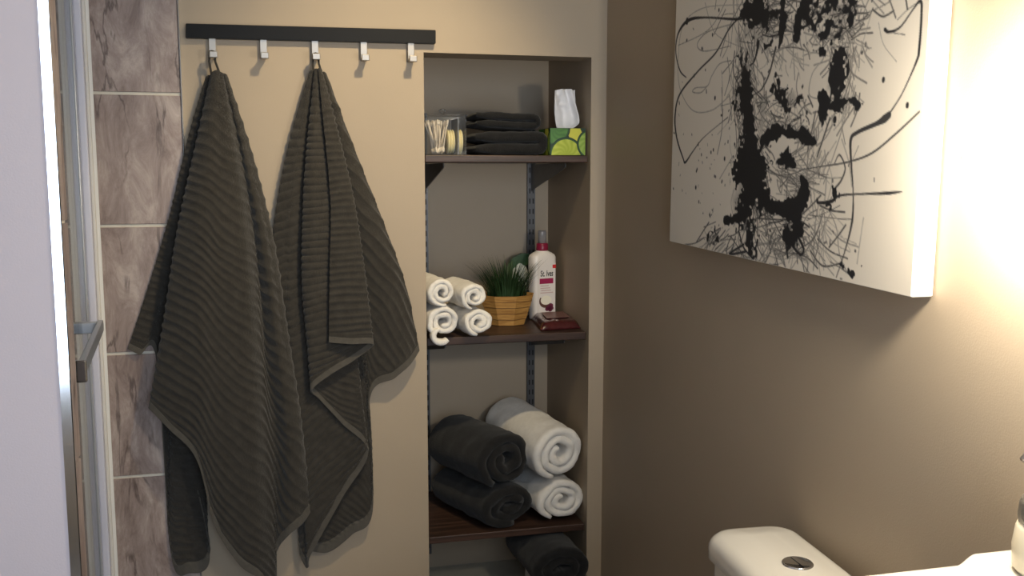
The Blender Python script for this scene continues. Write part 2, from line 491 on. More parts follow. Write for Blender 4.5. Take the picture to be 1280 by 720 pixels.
# towel bar
b_far = P(126, 407, 'y', -0.22)
b_near = P(102, 462, 'z', b_far.z)
bd = (b_near - b_far); bl = bd.length; bd.normalize()
bn = Vector((-bd.y, bd.x, 0));
if bn.x < 0: bn = -bn
TB = Matrix(((bd.x, bn.x, 0, b_far.x), (bd.y, bn.y, 0, b_far.y), (0, 0, 1, b_far.z), (0, 0, 0, 1)))
bar = box('towel_bar', 0, bl, -0.006, 0.006, -0.013, 0.013, M['alu'], door, 0.002, T=TB)
box('end_cap', bl, bl + 0.008, -0.009, 0.009, -0.022, 0.017, M['chrome'], bar, 0.003, T=TB)
for s in (0.02, bl - 0.02):
    q = TB @ Vector((s, 0, 0))
    tq = (Vector((q.x, q.y)) - Vector((Pf.x, Pf.y))).dot(nv)
    box('bracket', s - 0.012, s + 0.012, -(abs(tq - tg)) , -0.006, -0.012, 0.012, M['alu'], bar, 0.002, T=TB)

# ------------------------------------------------------------------ niche shelves, standards and brackets
def front_z(px, py, y): return P(px, py, 'y', y).z
SY = 0.012                     # shelf front inset
shelf_z = []
sid = ['top', 'middle', 'bottom']
for i, (pt, pb, px) in enumerate(((194, 203, 634), (418.5, 428.3, 640), (664.5, 672.8, 620))):
    z1, z0 = front_z(px, pt, SY), front_z(px, pb, SY)
    shelf_z.append((z0, z1))
for i, (z0, z1) in enumerate(shelf_z):
    lab = ['dark walnut shelf board holding the tissue box, highest in the wall niche',
           'dark walnut shelf board under the planter and lotion bottle',
           'dark walnut shelf board under the large bath towel rolls'][i]
    o = box('shelf_board', NL + 0.003, NR - 0.004, SY, ND - 0.03, z0, z1, M['shelf'], None, 0.002)
    tag(o, lab, 'shelf', 'shelves in the wall niche')
def standard(x, z0, z1, lab):
    t = thing('shelf_standard', lab, 'shelf standard', (x, ND, z0), 'slotted shelf standards')
    bm = bmesh.new()
    add_box(bm, x - 0.012, x + 0.012, ND - 0.003, ND, z0, z1)
    add_box(bm, x - 0.0125, x - 0.0105, ND - 0.012, ND, z0, z1)
    add_box(bm, x + 0.0105, x + 0.0125, ND - 0.012, ND, z0, z1)
    add_box(bm, x - 0.012, x + 0.012, ND - 0.0135, ND - 0.0115, z0, z1)
    bm_obj('channel', bm, M['bracket'], t)
    bm = bmesh.new()
    z = z0 + 0.02
    while z < z1 - 0.02:
        for sx in (-0.0055, 0.0055):
            add_box(bm, x + sx - 0.002, x + sx + 0.002, ND - 0.0142, ND - 0.0132, z, z + 0.016)
        z += 0.032
    o = bm_obj('slots', bm, M['slot'], t); o['kind'] = 'stuff'
SXR = P(664, 330, 'y', ND - 0.012).x
SXL = NL + (NR - SXR)
standard(SXR, NB + 0.05, shelf_z[0][0] + 0.15, 'grey slotted steel shelf standard behind the lotion bottle')
standard(SXL, NB + 0.05, shelf_z[0][0] + 0.15, 'grey slotted steel shelf standard behind the white washcloths')
for i, (z0, z1) in enumerate(shelf_z):
    for x, side in ((SXL, 'near the shower side'), (SXR, 'near the toilet side')):
        lab = 'grey tapered steel bracket under the %s niche shelf, end %s' % (['highest', 'middle', 'lowest'][i], side)
        o = prism('shelf_bracket', [(x - 0.0015, ND - 0.0125, z0 - 0.002), (x - 0.0015, SY + 0.035, z0 - 0.002), (x - 0.0015, SY + 0.03, z0 - 0.012), (x - 0.0015, SY + 0.06, z0 - 0.02), (x - 0.0015, ND - 0.06, z0 - 0.075), (x - 0.0015, ND - 0.0125, z0 - 0.085)], (0.003, 0, 0), M['bracket'])
        tag(o, lab, 'bracket', 'shelf brackets')

# ------------------------------------------------------------------ coat rail
RY = -0.022
rl = thing('coat_rail', 'black wooden rail with five nickel hooks on the wall', 'coat rail', P(388, 54, 'y', 0))
pts = [P(232, 29.2, 'y', RY), P(544.8, 37.5, 'y', RY), P(544.8, 54.4, 'y', RY), P(232, 47, 'y', RY)]
n_ = (P(0, 0, 'y', RY)); 
bm = bmesh.new()
fv = [bm.verts.new(p) for p in pts]; bv = [bm.verts.new((p.x, 0, p.z)) for p in pts]
bm.faces.new(fv); bm.faces.new(bv[::-1])
for i in range(4): bm.faces.new((fv[i], bv[i], bv[(i + 1) % 4], fv[(i + 1) % 4]))
bmesh.ops.bevel(bm, geom=list(bm.edges), offset=0.0012, segments=2, affect='EDGES')
bm_obj('board', bm, M['blackwood'], rl)
hook_tips = []
for (sx, sy0, cx, cy) in ((265, 48, 267, 68), (329, 49.5, 331, 69.3), (393.5, 51, 395.5, 70.7), (454.5, 52, 457, 72), (513.5, 53.5, 516.5, 73.4)):
    a = P(sx, sy0 - 4, 'y', -0.012); b = P(cx - 1, cy + 2, 'y', -0.012); c = P(cx, cy, 'y', -0.048)
    w = 0.0085
    hk = box('hook', a.x - w, a.x + w, -0.014, -0.010, b.z - 0.002, a.z, M['nickel'], rl, 0.001)
    box('post', a.x - w * 0.8, a.x + w * 0.8, -0.046, -0.012, c.z - 0.006, c.z + 0.003, M['nickel'], hk, 0.001)
    box('cap', c.x - 0.0095, c.x + 0.0095, -0.052, -0.045, c.z - 0.0075, c.z + 0.0075, M['nickel'], hk, 0.0015)
    hook_tips.append(Vector((a.x, -0.034, c.z + 0.004)))

# ------------------------------------------------------------------ hanging towels
def catmull(pts, t):
    """pts (K,3), t in [0,K-1] array -> (len(t),3)"""
    pts = np.asarray(pts, float); K = len(pts)
    i = np.clip(np.floor(t).astype(int), 0, K - 2); f = (t - i)[:, None]
    p0 = pts[np.clip(i - 1, 0, K - 1)]; p1 = pts[i]; p2 = pts[i + 1]; p3 = pts[np.clip(i + 2, 0, K - 1)]
    m1 = (p2 - p0) * 0.5; m2 = (p3 - p1) * 0.5
    f2, f3 = f * f, f * f * f
    return (2 * f3 - 3 * f2 + 1) * p1 + (f3 - 2 * f2 + f) * m1 + (-2 * f3 + 3 * f2) * p2 + (f3 - f2) * m2

def towel(name, label, curves, hook, rib0, nv_=420, per=26, rib=0.0165, amp=0.0019, seed=1, hem_w=0.034, tscale=0.7, ref=0):
    t = thing(name, label, 'towel', hook, 'charcoal towels on the rail')
    C3 = []
    for c in curves:
        w = np.array([tuple(P(x, y, 'y', -d)) for (x, y, d) in c])
        seg = np.linalg.norm(np.diff(w, axis=0), axis=1); cum = np.concatenate([[0], np.cumsum(seg)]) / seg.sum()
        tt = np.interp(np.linspace(0, 1, nv_), cum, np.arange(len(w)))
        C3.append(catmull(w, tt))
    C3 = np.array(C3)                                     # (n, nv, 3)
    n = len(C3)
    L = np.linalg.norm(np.diff(C3, axis=1), axis=2).sum(1)
    ends = np.linalg.norm(np.diff(C3[:, int(nv_ * 0.8)], axis=0), axis=1) / (0.8 * 0.5 * (L[1:] + L[:-1]))
    th = np.concatenate([[0], np.cumsum(ends)]) * tscale
    th = th - th[ref]
    tu = np.linspace(0, n - 1, (n - 1) * per + 1)
    S = np.stack([catmull(C3[:, j], tu) for j in range(nv_)], axis=1)   # (U, V, 3)
    thu = catmull(np.stack([th, L, th * 0], 1), tu)
    theta, Lu = thu[:, 0], thu[:, 1]
    v = np.linspace(0, 1, nv_)
    r = Lu[:, None] * v[None, :]
    # flat-cloth coordinates
    X2 = r * np.sin(theta)[:, None]; Y2 = r * np.cos(theta)[:, None]
    ph = (X2 * math.sin(rib0) + Y2 * math.cos(rib0)) / rib * 2 * math.pi
    ph = ph + 0.8 * np.sin(S[..., 0] * 23 + S[..., 2] * 9 + seed) + 0.45 * np.sin(S[..., 0] * -41 + S[..., 2] * 31)
    rng = np.random.RandomState(seed)
    # soft wrinkles
    wr = 0
    for k in range(5):
        fx, fy, pz = rng.uniform(-14, 14), rng.uniform(4, 16), rng.uniform(0, 6.3)
        wr = wr + np.sin(S[..., 0] * fx * 2 + S[..., 2] * fy + pz + k)
    gu = np.gradient(S, axis=0); gv = np.gradient(S, axis=1)
    nr = np.cross(gu, gv); nr /= (np.linalg.norm(nr, axis=2, keepdims=True) + 1e-9)
    hemmask = np.clip((Lu[:, None] * (1 - v)[None, :] - hem_w) / 0.006, 0, 1)
    topfade = np.clip(v / 0.12, 0.15, 1)[None, :]
    am = 0.85 + 0.25 * np.sin(S[..., 0] * 37 + 3 * np.sin(S[..., 2] * 17 + seed)) * np.sin(S[..., 2] * 29 + 2)
    disp = (np.abs(np.cos(ph / 2)) ** 0.8 - 0.6) * amp * am * hemmask * topfade * 2 + wr * 0.0007 * topfade
    disp = disp + rng.randn(*disp.shape) * 0.00022 * hemmask
    S2 = S + nr * disp[..., None]
    S2[..., 1] = np.minimum(S2[..., 1], -0.006)
    U, V = S2.shape[:2]
    jh = V - 1 - max(3, int(round(hem_w / (L.mean() / nv_))))
    def part(nm, j0, j1, m, thick):
        G = S2[:, j0:j1 + 1]
        uu, vv = G.shape[:2]
        idx = np.arange(uu * vv).reshape(uu, vv)
        q = np.stack([idx[:-1, :-1], idx[1:, :-1], idx[1:, 1:], idx[:-1, 1:]], -1).reshape(-1, 4)
        me = bpy.data.meshes.new(nm)
        me.vertices.add(uu * vv); me.vertices.foreach_set('co', G.reshape(-1))
        me.loops.add(q.size); me.loops.foreach_set('vertex_index', q.reshape(-1))
        me.polygons.add(len(q)); me.polygons.foreach_set('loop_start', np.arange(0, q.size, 4)); me.polygons.foreach_set('loop_total', np.full(len(q), 4))
        me.update(calc_edges=True)
        o = link_mesh(nm, me, m, t, True)
        sm = o.modifiers.new('thick', 'SOLIDIFY'); sm.thickness = thick; sm.offset = 0
        return o
    part('cloth', 0, jh, M['towel'], 0.004)
    part('hem', jh, V - 1, M['hem'], 0.0052)
    # hanging loop: a band of cloth over the hook
    apex = S[:, 0].mean(0)
    for dx in (-1, 1):
        pts = [hook + Vector((dx * 0.0055, -0.004, 0.003)), hook + Vector((dx * 0.007, -0.006, -0.02)), Vector((apex[0] + dx * 0.011, hook.y - 0.008, apex[2] - 0.012)), Vector((apex[0] + dx * 0.012, hook.y - 0.004, apex[2] - 0.03))]
        tube('loop', pts, 0.0028, M['towel'], t, 8)
    tube('loop', [hook + Vector((-0.0055, -0.004, 0.003)), hook + Vector((0, -0.004, 0.005)), hook + Vector((0.0055, -0.004, 0.003))], 0.0028, M['towel'], t, 8)
    return t

T1 = [
    [(258, 96, .030), (236, 170, .026), (212, 270, .022), (188, 350, .018), (160, 436, .016)],
    [(260, 95, .034), (242, 170, .032), (220, 280, .028), (200, 370, .022), (174, 443, .020)],
    [(262, 94, .030), (246, 180, .024), (226, 300, .018), (210, 400, .016), (196, 452, .016)],
    [(263, 95, .026), (246, 200, .022), (232, 330, .020), (216, 500, .018), (212, 640, .018), (214, 690, .018)],
    [(265, 95, .024), (250, 220, .026), (244, 380, .030), (236, 560, .034), (232, 660, .034), (238, 716, .032)],
    [(267, 95, .024), (256, 230, .022), (256, 400, .022), (256, 560, .024), (258, 650, .026), (262, 690, .026)],
    [(266, 95, .030), (246, 220, .034), (232, 340, .036), (226, 440, .036), (224, 540, .036)],
    [(264, 93, .046), (243, 190, .060), (222, 290, .068), (206, 390, .072), (188, 510, .070)],
    [(266, 90, .056), (252, 190, .080), (236, 290, .092), (224, 410, .098), (212, 536, .094)],
    [(270, 88, .060), (263, 190, .088), (254, 290, .104), (248, 420, .112), (246, 574, .104)],
    [(273, 89, .058), (275, 190, .086), (274, 300, .102), (272, 450, .108), (268, 656, .100)],
    [(275, 90, .056), (285, 190, .084), (292, 300, .098), (296, 450, .104), (298, 704, .096)],
    [(277, 91, .054), (292, 190, .078), (304, 300, .090), (314, 450, .096), (322, 722, .090)],
    [(278, 92, .048), (298, 190, .062), (314, 300, .066), (328, 450, .068), (342, 740, .066)],
    [(279, 92, .046), (301, 190, .056), (319, 300, .056), (334, 450, .058), (347, 560, .058), (346, 690, .058)],
    [(280, 92, .048), (305, 190, .064), (328, 300, .074), (346, 430, .080), (362, 560, .080), (362, 668, .078)],
    [(282, 93, .044), (310, 190, .058), (336, 310, .066), (356, 430, .070), (374, 540, .070), (378, 654, .068)],
    [(283, 94, .038), (314, 190, .044), (342, 310, .048), (364, 440, .052), (378, 550, .052), (388, 638, .050)],
    [(281, 95, .030), (308, 200, .028), (332, 320, .026), (352, 440, .026), (366, 560, .026), (372, 650, .026)],
]
T2 = [
    # front flap with its selvedge, then the layers cascading behind it
    [(398, 86, .064), (404, 150, .078), (413, 250, .090), (412, 340, .096), (411, 428, .098)],
    [(399, 85, .064), (412, 160, .080), (427, 250, .092), (434, 340, .098), (438, 430, .100)],
    [(401, 86, .060), (420, 160, .074), (442, 250, .084), (456, 340, .090), (466, 431, .090)],
    [(401, 87, .054), (414, 160, .064), (430, 260, .070), (440, 360, .074), (443, 450, .074)],
    [(399, 87, .056), (402, 160, .070), (406, 260, .078), (410, 370, .082), (416, 466, .080)],
    [(396, 86, .058), (392, 160, .074), (389, 260, .082), (388, 370, .086), (390, 487, .080)],
    [(394, 86, .052), (386, 160, .062), (380, 260, .068), (380, 370, .070), (400, 500, .062)],
    [(397, 87, .044), (396, 170, .050), (398, 270, .054), (410, 400, .056), (428, 530, .054)],
    [(400, 88, .044), (410, 180, .048), (424, 300, .050), (444, 430, .052), (460, 566, .052)],
    [(397, 88, .042), (398, 180, .044), (404, 310, .046), (418, 480, .046), (428, 622, .046)],
    [(393, 88, .044), (378, 180, .048), (368, 300, .050), (374, 480, .052), (386, 640, .054), (390, 690, .052)],
    [(391, 88, .044), (370, 180, .044), (357, 280, .044), (358, 400, .044), (374, 580, .046), (384, 710, .044)],
    [(388, 89, .034), (362, 180, .032), (341, 300, .030), (344, 400, .030), (366, 560, .030), (377, 688, .032)],
    [(390, 90, .026), (370, 180, .022), (355, 300, .020), (362, 430, .020), (388, 600, .022), (410, 690, .026)],
    [(394, 90, .024), (388, 180, .020), (386, 300, .018), (400, 450, .018), (424, 600, .022), (440, 668, .026)],
    [(398, 90, .026), (408, 180, .022), (424, 300, .022), (444, 450, .022), (460, 560, .024), (466, 638, .028)],
    [(400, 90, .028), (416, 180, .026), (438, 300, .026), (454, 400, .026), (462, 500, .028)],
    [(403, 90, .034), (426, 180, .040), (456, 290, .044), (480, 380, .046), (494, 472, .046)],
    [(405, 90, .036), (434, 180, .042), (470, 280, .046), (496, 360, .046), (512, 456, .044)],
    [(407, 92, .030), (440, 180, .032), (480, 280, .032), (508, 360, .030), (524, 438, .028)],
]
towel('hanging_towel', 'ribbed charcoal bath towel hanging beside the stone tiles', T1, hook_tips[0], math.radians(-52), seed=3, ref=10, tscale=0.45)
towel('hanging_towel', 'ribbed charcoal bath towel hanging on the middle hook, hem folded in cascades', T2, hook_tips[2], math.radians(-4), seed=8, ref=1, tscale=0.7)

# ------------------------------------------------------------------ strips: rolled and folded towels
def strip(center, thick, T, length, n_ax, seed, rough=0.0025, ends=0.008):
    """2-D centre line in (a, b) swept along the local axis; T maps (a, axis, b) into the world"""
    pts = np.array(center); K = len(pts)
    tg = np.gradient(pts, axis=0); tg /= np.linalg.norm(tg, axis=1, keepdims=True) + 1e-9
    nm = np.stack([-tg[:, 1], tg[:, 0]], 1)
    vs_, fs = [], []
    ring = 2 * K
    for j in range(n_ax + 1):
        u = j / n_ax; s = u * length
        e = min(1.0, min(s, length - s) / 0.010)
        hf = 0.5 * thick * (0.62 + 0.38 * math.sqrt(max(e, 0)))
        for side in (1, -1):
            rng = range(K) if side == 1 else range(K - 1, -1, -1)
            for i in rng:
                taper = min(1.0, 0.55 + 0.45 * min(i, K - 1 - i) / 3)
                p = pts[i] + nm[i] * hf * side * taper
                nn = noise.noise(Vector((p[0] * 26 + seed, s * 22, p[1] * 26))) + 0.6 * noise.noise(Vector((p[0] * 75, s * 70 + seed, p[1] * 75)))
                p2 = p + nm[i] * side * nn * rough
                ax = s + noise.noise(Vector((pts[i][0] * 24, pts[i][1] * 24, seed + (9 if u > .5 else 0)))) * ends * (1 if u < 0.02 or u > 0.98 else 0)
                vs_.append(T @ Vector((p2[0], ax, p2[1])))
    for j in range(n_ax):
        for i in range(ring):
            a, b = j * ring + i, j * ring + (i + 1) % ring
            fs.append((a, b, b + ring, a + ring))
    for base, flip in ((0, False), (n_ax * ring, True)):
        for i in range(K - 1):
            q = (base + i, base + i + 1, base + ring - 2 - i, base + ring - 1 - i)
            fs.append(q if flip else q[::-1])
    return vs_, fs

def frame(o, ax, up=(0, 0, 1)):
    ax = Vector(ax).normalized(); a = ax.cross(Vector(up)).normalized(); b = a.cross(ax).normalized()
    return Matrix(((a.x, ax.x, b.x, o[0]), (a.y, ax.y, b.y, o[1]), (a.z, ax.z, b.z, o[2]), (0, 0, 0, 1)))

def roll(name, label, c, ax, length, R, m, turns=3.0, sx=1.0, sz=1.0, rot=0.0, r0=0.25, seed=1, group=None, flat=0.0, dirn=1):
    """rolled towel; c = centre of the end facing the camera, ax points to the far end"""
    n = int(turns * 34)
    rot = -1.75 + 0.45 * math.sin(seed * 1.7) - dirn * 2 * math.pi * turns     # loose end underneath
    t_ = R * (1 - r0) / turns
    pts = []
    for i in range(n + 1):
        f = i / n
        th = rot + dirn * 2 * math.pi * turns * f
        rr = R * r0 * 0.75 + (R - R * r0 * 0.75 - t_ * 0.45) * f
        rr *= 1 + 0.09 * noise.noise(Vector((math.cos(th) * 1.4, math.sin(th) * 1.4, seed * 3.7 + f * 2.2)))
        x, z = rr * math.cos(th) * sx, rr * math.sin(th) * sz
        pts.append((x, z))
    v, f = strip(pts, t_ * 0.94, frame(c, ax), length, 30, seed, rough=0.0034)
    o = mesh_obj(name, v, f, m, None, True)
    return tag(o, label, 'towel', group)

zt2 = shelf_z[1][1]; zt3 = shelf_z[2][1]; zt1 = shelf_z[0][1]
# washcloths: 2 x 2 on the middle shelf, sticking out over the front edge
yw = -0.015; below = []
for i, (px, py, rpx, rot, sx, sz, lab) in enumerate((
        (556, 411, 23.0, 3.6, 1.02, 0.96, 'rolled white washcloth on the shelf, loose end drooping over the edge'),
        (600, 407.5, 21.5, 0.4, 1.0, 0.9, 'rolled white washcloth lying on the shelf against the planter'),
        (553.5, 373, 20.5, 2.4, 0.98, 1.0, 'rolled white washcloth stacked on top, against the niche side'),
        (594, 376, 20.5, 1.2, 1.02, 0.92, 'rolled white washcloth stacked on top, nearer the green plant'))):
    c = P(px, py, 'y', yw)
    R = rpx / (F * 1.007) * ((c - _C).dot(_R @ Vector((0, 0, -1))))
    R *= 0.97
    if i < 2: c.z = zt2 + R * sz + 0.002; below.append(c.z + R * sz)
    else: c.z = below[i - 2] + R * sz - 0.008
    roll('rolled_washcloth', lab, c, (-0.10 if i % 2 == 0 else -0.16, 1, 0.0), 0.2, R, M['white'], 2.0, sx, sz, rot, 0.3, 10 + i, 'rolled white washcloths')
# drooping loose end is part of the first washcloth
wc = [o for o in bpy.data.objects if o.name.startswith('rolled_washcloth')][0]
cc = P(549, 424, 'y', yw - 0.006)
v, f = strip([(0.022 * math.cos(a) , 0.019 * math.sin(a)) for a in np.linspace(1.9, 5.6, 16)], 0.017, frame(P(553, 420, 'y', yw - 0.012), (-0.1, 1, 0)), 0.03, 6, 5)
fl = mesh_obj('loose_end', v, f, M['white'], None, True); fl.parent = wc

# big rolls on the lowest shelf
def rr_at(c, rpx): return rpx / (F * 1.007) * ((c - _C).dot(_R @ Vector((0, 0, -1))))
c = P(704, 629, 'y', 0.03); R = rr_at(c, 35); c.z = zt3 + R * 0.79 + 0.003
roll('rolled_bath_towel', 'rolled white bath towel lying on the shelf board', c, (-0.14, 1, 0), 0.33, R, M['white'], 2.4, 1.0, 0.79, 0.5, 0.28, 21, 'rolled white bath towels')
c2 = P(701, 571, 'y', 0.022); R2 = rr_at(c2, 39)
c2.z = c.z + R * 0.79 + R2 * 0.95 - 0.004
roll('rolled_bath_towel', 'rolled white bath towel resting on another white roll', c2, (-0.22, 1, 0.06), 0.34, R2, M['white'], 2.4, 1.0, 0.95, 5.2, 0.28, 22, 'rolled white bath towels')
c = P(639, 634, 'y', 0.035); R = rr_at(c, 42); c.z = zt3 + R * 0.62 + 0.003
roll('rolled_dark_towel', 'rolled black bath towel lying flattened on the shelf board', c, (-0.40, 1, 0), 0.29, R, M['black'], 2.2, 1.06, 0.62, 0.3, 0.3, 31, 'rolled black bath towels')
c2 = P(635, 583, 'y', 0.03); R2 = rr_at(c2, 44); c2.z = c.z + R * 0.62 + R2 * 0.84 - 0.006
roll('rolled_dark_towel', 'rolled black bath towel stacked over a flattened black roll', c2, (-0.42, 1, 0.0), 0.28, R2, M['black'], 2.3, 1.0, 0.84, 5.9, 0.3, 32, 'rolled black bath towels')
# rolls on the ledge
cb = P(706, 704, 'y', -0.095); Rb = rr_at(cb, 44)
cb.z = P(705, 685, 'y', -0.095).z - Rb * 0.66
Rw = (cb.z - Rb * 0.66 - NB) / 2
cw = P(753, 716, 'y', -0.10); cw.x -= Rw * 1.1; cw.z = NB + Rw
roll('rolled_bath_towel', 'rolled white towel sticking out from the niche ledge', cw, (-0.10, 1, 0), 0.3, Rw * 0.97, M['white'], 2.2, 1.1, 1.0, 0.6, 0.3, 41)
roll('rolled_dark_towel', 'rolled black towel on top of the white roll on the ledge', cb, (-0.06, 1, -0.02), 0.28, Rb, M['black'], 2.2, 1.0, 0.66, 0.2, 0.3, 42)

# folded black towels on the top shelf
def serp(w, h, layers, seed):
    pts = []; t_ = h / layers
    for k in range(layers):
        z = t_ * (k + 0.5)
        xs = np.linspace(-w / 2 + t_ * .5, w / 2 - t_ * .5, 12)
        if k % 2: xs = xs[::-1]
        for x in xs: pts.append((x, z + 0.002 * noise.noise(Vector((x * 20, k, seed)))))
        if k < layers - 1:
            s = 1 if k % 2 == 0 else -1
            for a in np.linspace(-math.pi / 2, math.pi / 2, 7)[1:-1]:
                pts.append((s * (w / 2 - t_ * .5 + t_ * .55 * math.cos(a)), z + t_ / 2 + t_ / 2 * math.sin(a)))
    return pts, t_
xa, xb = P(588, 170, 'y', 0.05).x, P(680, 170, 'y', 0.05).x
pts, t_ = serp(xb - xa, 0.064, 2, 3)
v, f = strip(pts, t_ * 0.96, frame(((xa + xb) / 2, 0.05, zt1 + 0.002), (0, 1, 0)), 0.24, 20, 51, 0.003)
tag(mesh_obj('folded_towel', v, f, M['black'], None, True), 'folded black towel lying directly on the highest shelf', 'towel', 'folded black towels')
xa2, xb2 = P(591, 155, 'y', 0.06).x, P(672, 155, 'y', 0.06).x
pts, t_ = serp(xb2 - xa2, 0.043, 2, 7)
pts = [(x, z - 0.006 * (x - -0.08) / 0.16) for (x, z) in pts]
v, f = strip(pts, t_ * 0.96, frame(((xa2 + xb2) / 2, 0.055, zt1 + 0.076), (0.03, 1, 0)), 0.2, 20, 52, 0.003)
tag(mesh_obj('folded_towel', v, f, M['black'], None, True), 'smaller folded black towel on top of another folded towel', 'towel', 'folded black towels')

# ------------------------------------------------------------------ clear box with swabs and pads
x0, x1 = NL + 0.006, P(583, 165, 'y', 0.03).x
y0, y1 = 0.03, 0.13
zb, zt = zt1 + 0.0005, P(560, 146, 'y', 0.03).z
xd = P(573, 165, 'y', 0.03).x
jar = thing('swab_box', 'clear lidded box of cotton swabs and pads on the highest shelf', 'storage box', ((x0 + x1) / 2, (y0 + y1) / 2, zb))
w = 0.002
box('wall', x0, x1, y0, y0 + w, zb + w, zt, M['acrylic'], jar)
box('wall', x0, x1, y1 - w, y1, zb + w, zt, M['acrylic'], jar)
box('wall', x0, x0 + w, y0 + w, y1 - w, zb + w, zt, M['acrylic'], jar)
box('wall', x1 - w, x1, y0 + w, y1 - w, zb + w, zt, M['acrylic'], jar)
box('divider', xd - 0.0015, xd + 0.0015, y0 + w, y1 - w, zb + w, zt - 0.004, M['bracket'], jar)
box('base', x0, x1, y0, y1, zb, zb + w, M['slot'], jar)
lid = box('lid', x0 - 0.002, x1 + 0.002, y0 - 0.002, y1 + 0.002, zt, zt + 0.007, M['acrylic'], jar, 0.002)
lathe('knob', [(0.004, 0), (0.004, 0.004), (0.009, 0.008), (0.010, 0.012), (0.006, 0.016), (0, 0.017)], ((x0 + x1) / 2, (y0 + y1) / 2, zt + 0.007), M['acrylic'], lid, 16)
rnd = random.Random(4)
def swab_mesh():
    v, f = tube_geo([(0, 0, -0.041), (0, 0, 0.041)], 0.0013, 6)
    allv, allf = list(v), list(f)
    for s in (-1, 1):
        vv, ff = tube_geo([(0, 0, s * 0.029), (0, 0, s * 0.032), (0, 0, s * 0.038), (0, 0, s * 0.0415), (0, 0, s * 0.043)], [0.0013, 0.0027, 0.0029, 0.002, 0.0004], 8)
        b = len(allv); allv += vv; allf += [tuple(i + b for i in q) for q in ff]
    me = bpy.data.meshes.new('cotton_swab'); me.from_pydata([tuple(p) for p in allv], [], allf); me.update()
    me.materials.append(M['swab'])
    me.polygons.foreach_set('use_smooth', [True] * len(me.polygons))
    return me
sm_ = swab_mesh()
sx0, sx1 = x0 + 0.012, P(566, 165, 'y', 0.05).x
for i in range(44):
    o = bpy.data.objects.new('cotton_swab', sm_); COL.objects.link(o)
    u = rnd.random()
    hz = zb + 0.0475 + rnd.uniform(-0.002, 0.004)
    x = sx0 + (sx1 - sx0) * (0.16 + 0.58 * u)
    lean = (u - 0.5) * -0.5 + rnd.uniform(-0.16, 0.16)
    o.location = (x, rnd.uniform(y0 + 0.014, y1 - 0.03), hz)
    o.rotation_euler = (rnd.uniform(-0.1, 0.1), lean * -1.0, 0)
    tag(o, 'thin cotton swab standing in the clear lidded box', 'cotton swab', 'cotton swabs in the clear box')
def pad(c, ax, lab):
    T = frame(c, ax)
    v, f = [], []
    prof = [(0.0, -0.003), (0.029, -0.003), (0.033, 0), (0.029, 0.003), (0, 0.003)]
    n = 24
    for (r, a) in prof:
        for k in range(n):
            th = 2 * math.pi * k / n
            v.append(T @ Vector((max(r, 1e-4) * math.cos(th), a, max(r, 1e-4) * math.sin(th))))
    for i in range(4):
        for k in range(n): f.append((i * n + k, i * n + (k + 1) % n, (i + 1) * n + (k + 1) % n, (i + 1) * n + k))
    tag(mesh_obj('cotton_pad', v, f, M['pad'], None, True), lab, 'cotton pad', 'cotton pads in the clear box')
for k in range(3):
    pad((xd - 0.006 - 0.0066 * k, y0 + 0.058, zb + 0.036), (1, 0, 0), 'round cotton pad standing beside the swabs in the clear box')
for k in range(2):
    pad((xd + 0.0065 + 0.0065 * k, y0 + 0.045, zb + 0.036), (1, 0.0, 0), 'round cotton pad behind the box divider')

# ------------------------------------------------------------------ tissue box
def colour_grid(name, o3, du, dvv, nu, nvv, fn, m, parent):
    """flat print: a grid of coloured vertices; fn(u,v arrays in 0..1)->(nv,nu,3) sRGB 0..255"""
    uu, vv = np.meshgrid(np.linspace(0, 1, nu), np.linspace(0, 1, nvv))
    co = np.array(o3)[None, None] + uu[..., None] * np.array(du) + vv[..., None] * np.array(dvv)
    c = np.clip(fn(uu, vv) / 255.0, 0, 1)
    lin = np.where(c <= 0.04045, c / 12.92, ((c + 0.055) / 1.055) ** 2.4)
    idx = np.arange(nu * nvv).reshape(nvv, nu)
    q = np.stack([idx[:-1, :-1], idx[:-1, 1:], idx[1:, 1:], idx[1:, :-1]], -1).reshape(-1, 4)
    me = bpy.data.meshes.new(name)
    me.vertices.add(nu * nvv); me.vertices.foreach_set('co', co.reshape(-1))
    me.loops.add(q.size); me.loops.foreach_set('vertex_index', q.reshape(-1))
    me.polygons.add(len(q)); me.polygons.foreach_set('loop_start', np.arange(0, q.size, 4)); me.polygons.foreach_set('loop_total', np.full(len(q), 4))
    me.update(calc_edges=True)
    at = me.color_attributes.new('print', 'FLOAT_COLOR', 'POINT')
    at.data.foreach_set('color', np.concatenate([lin, np.ones(lin.shape[:2] + (1,))], -1).reshape(-1))
    return link_mesh(name, me, m, parent)

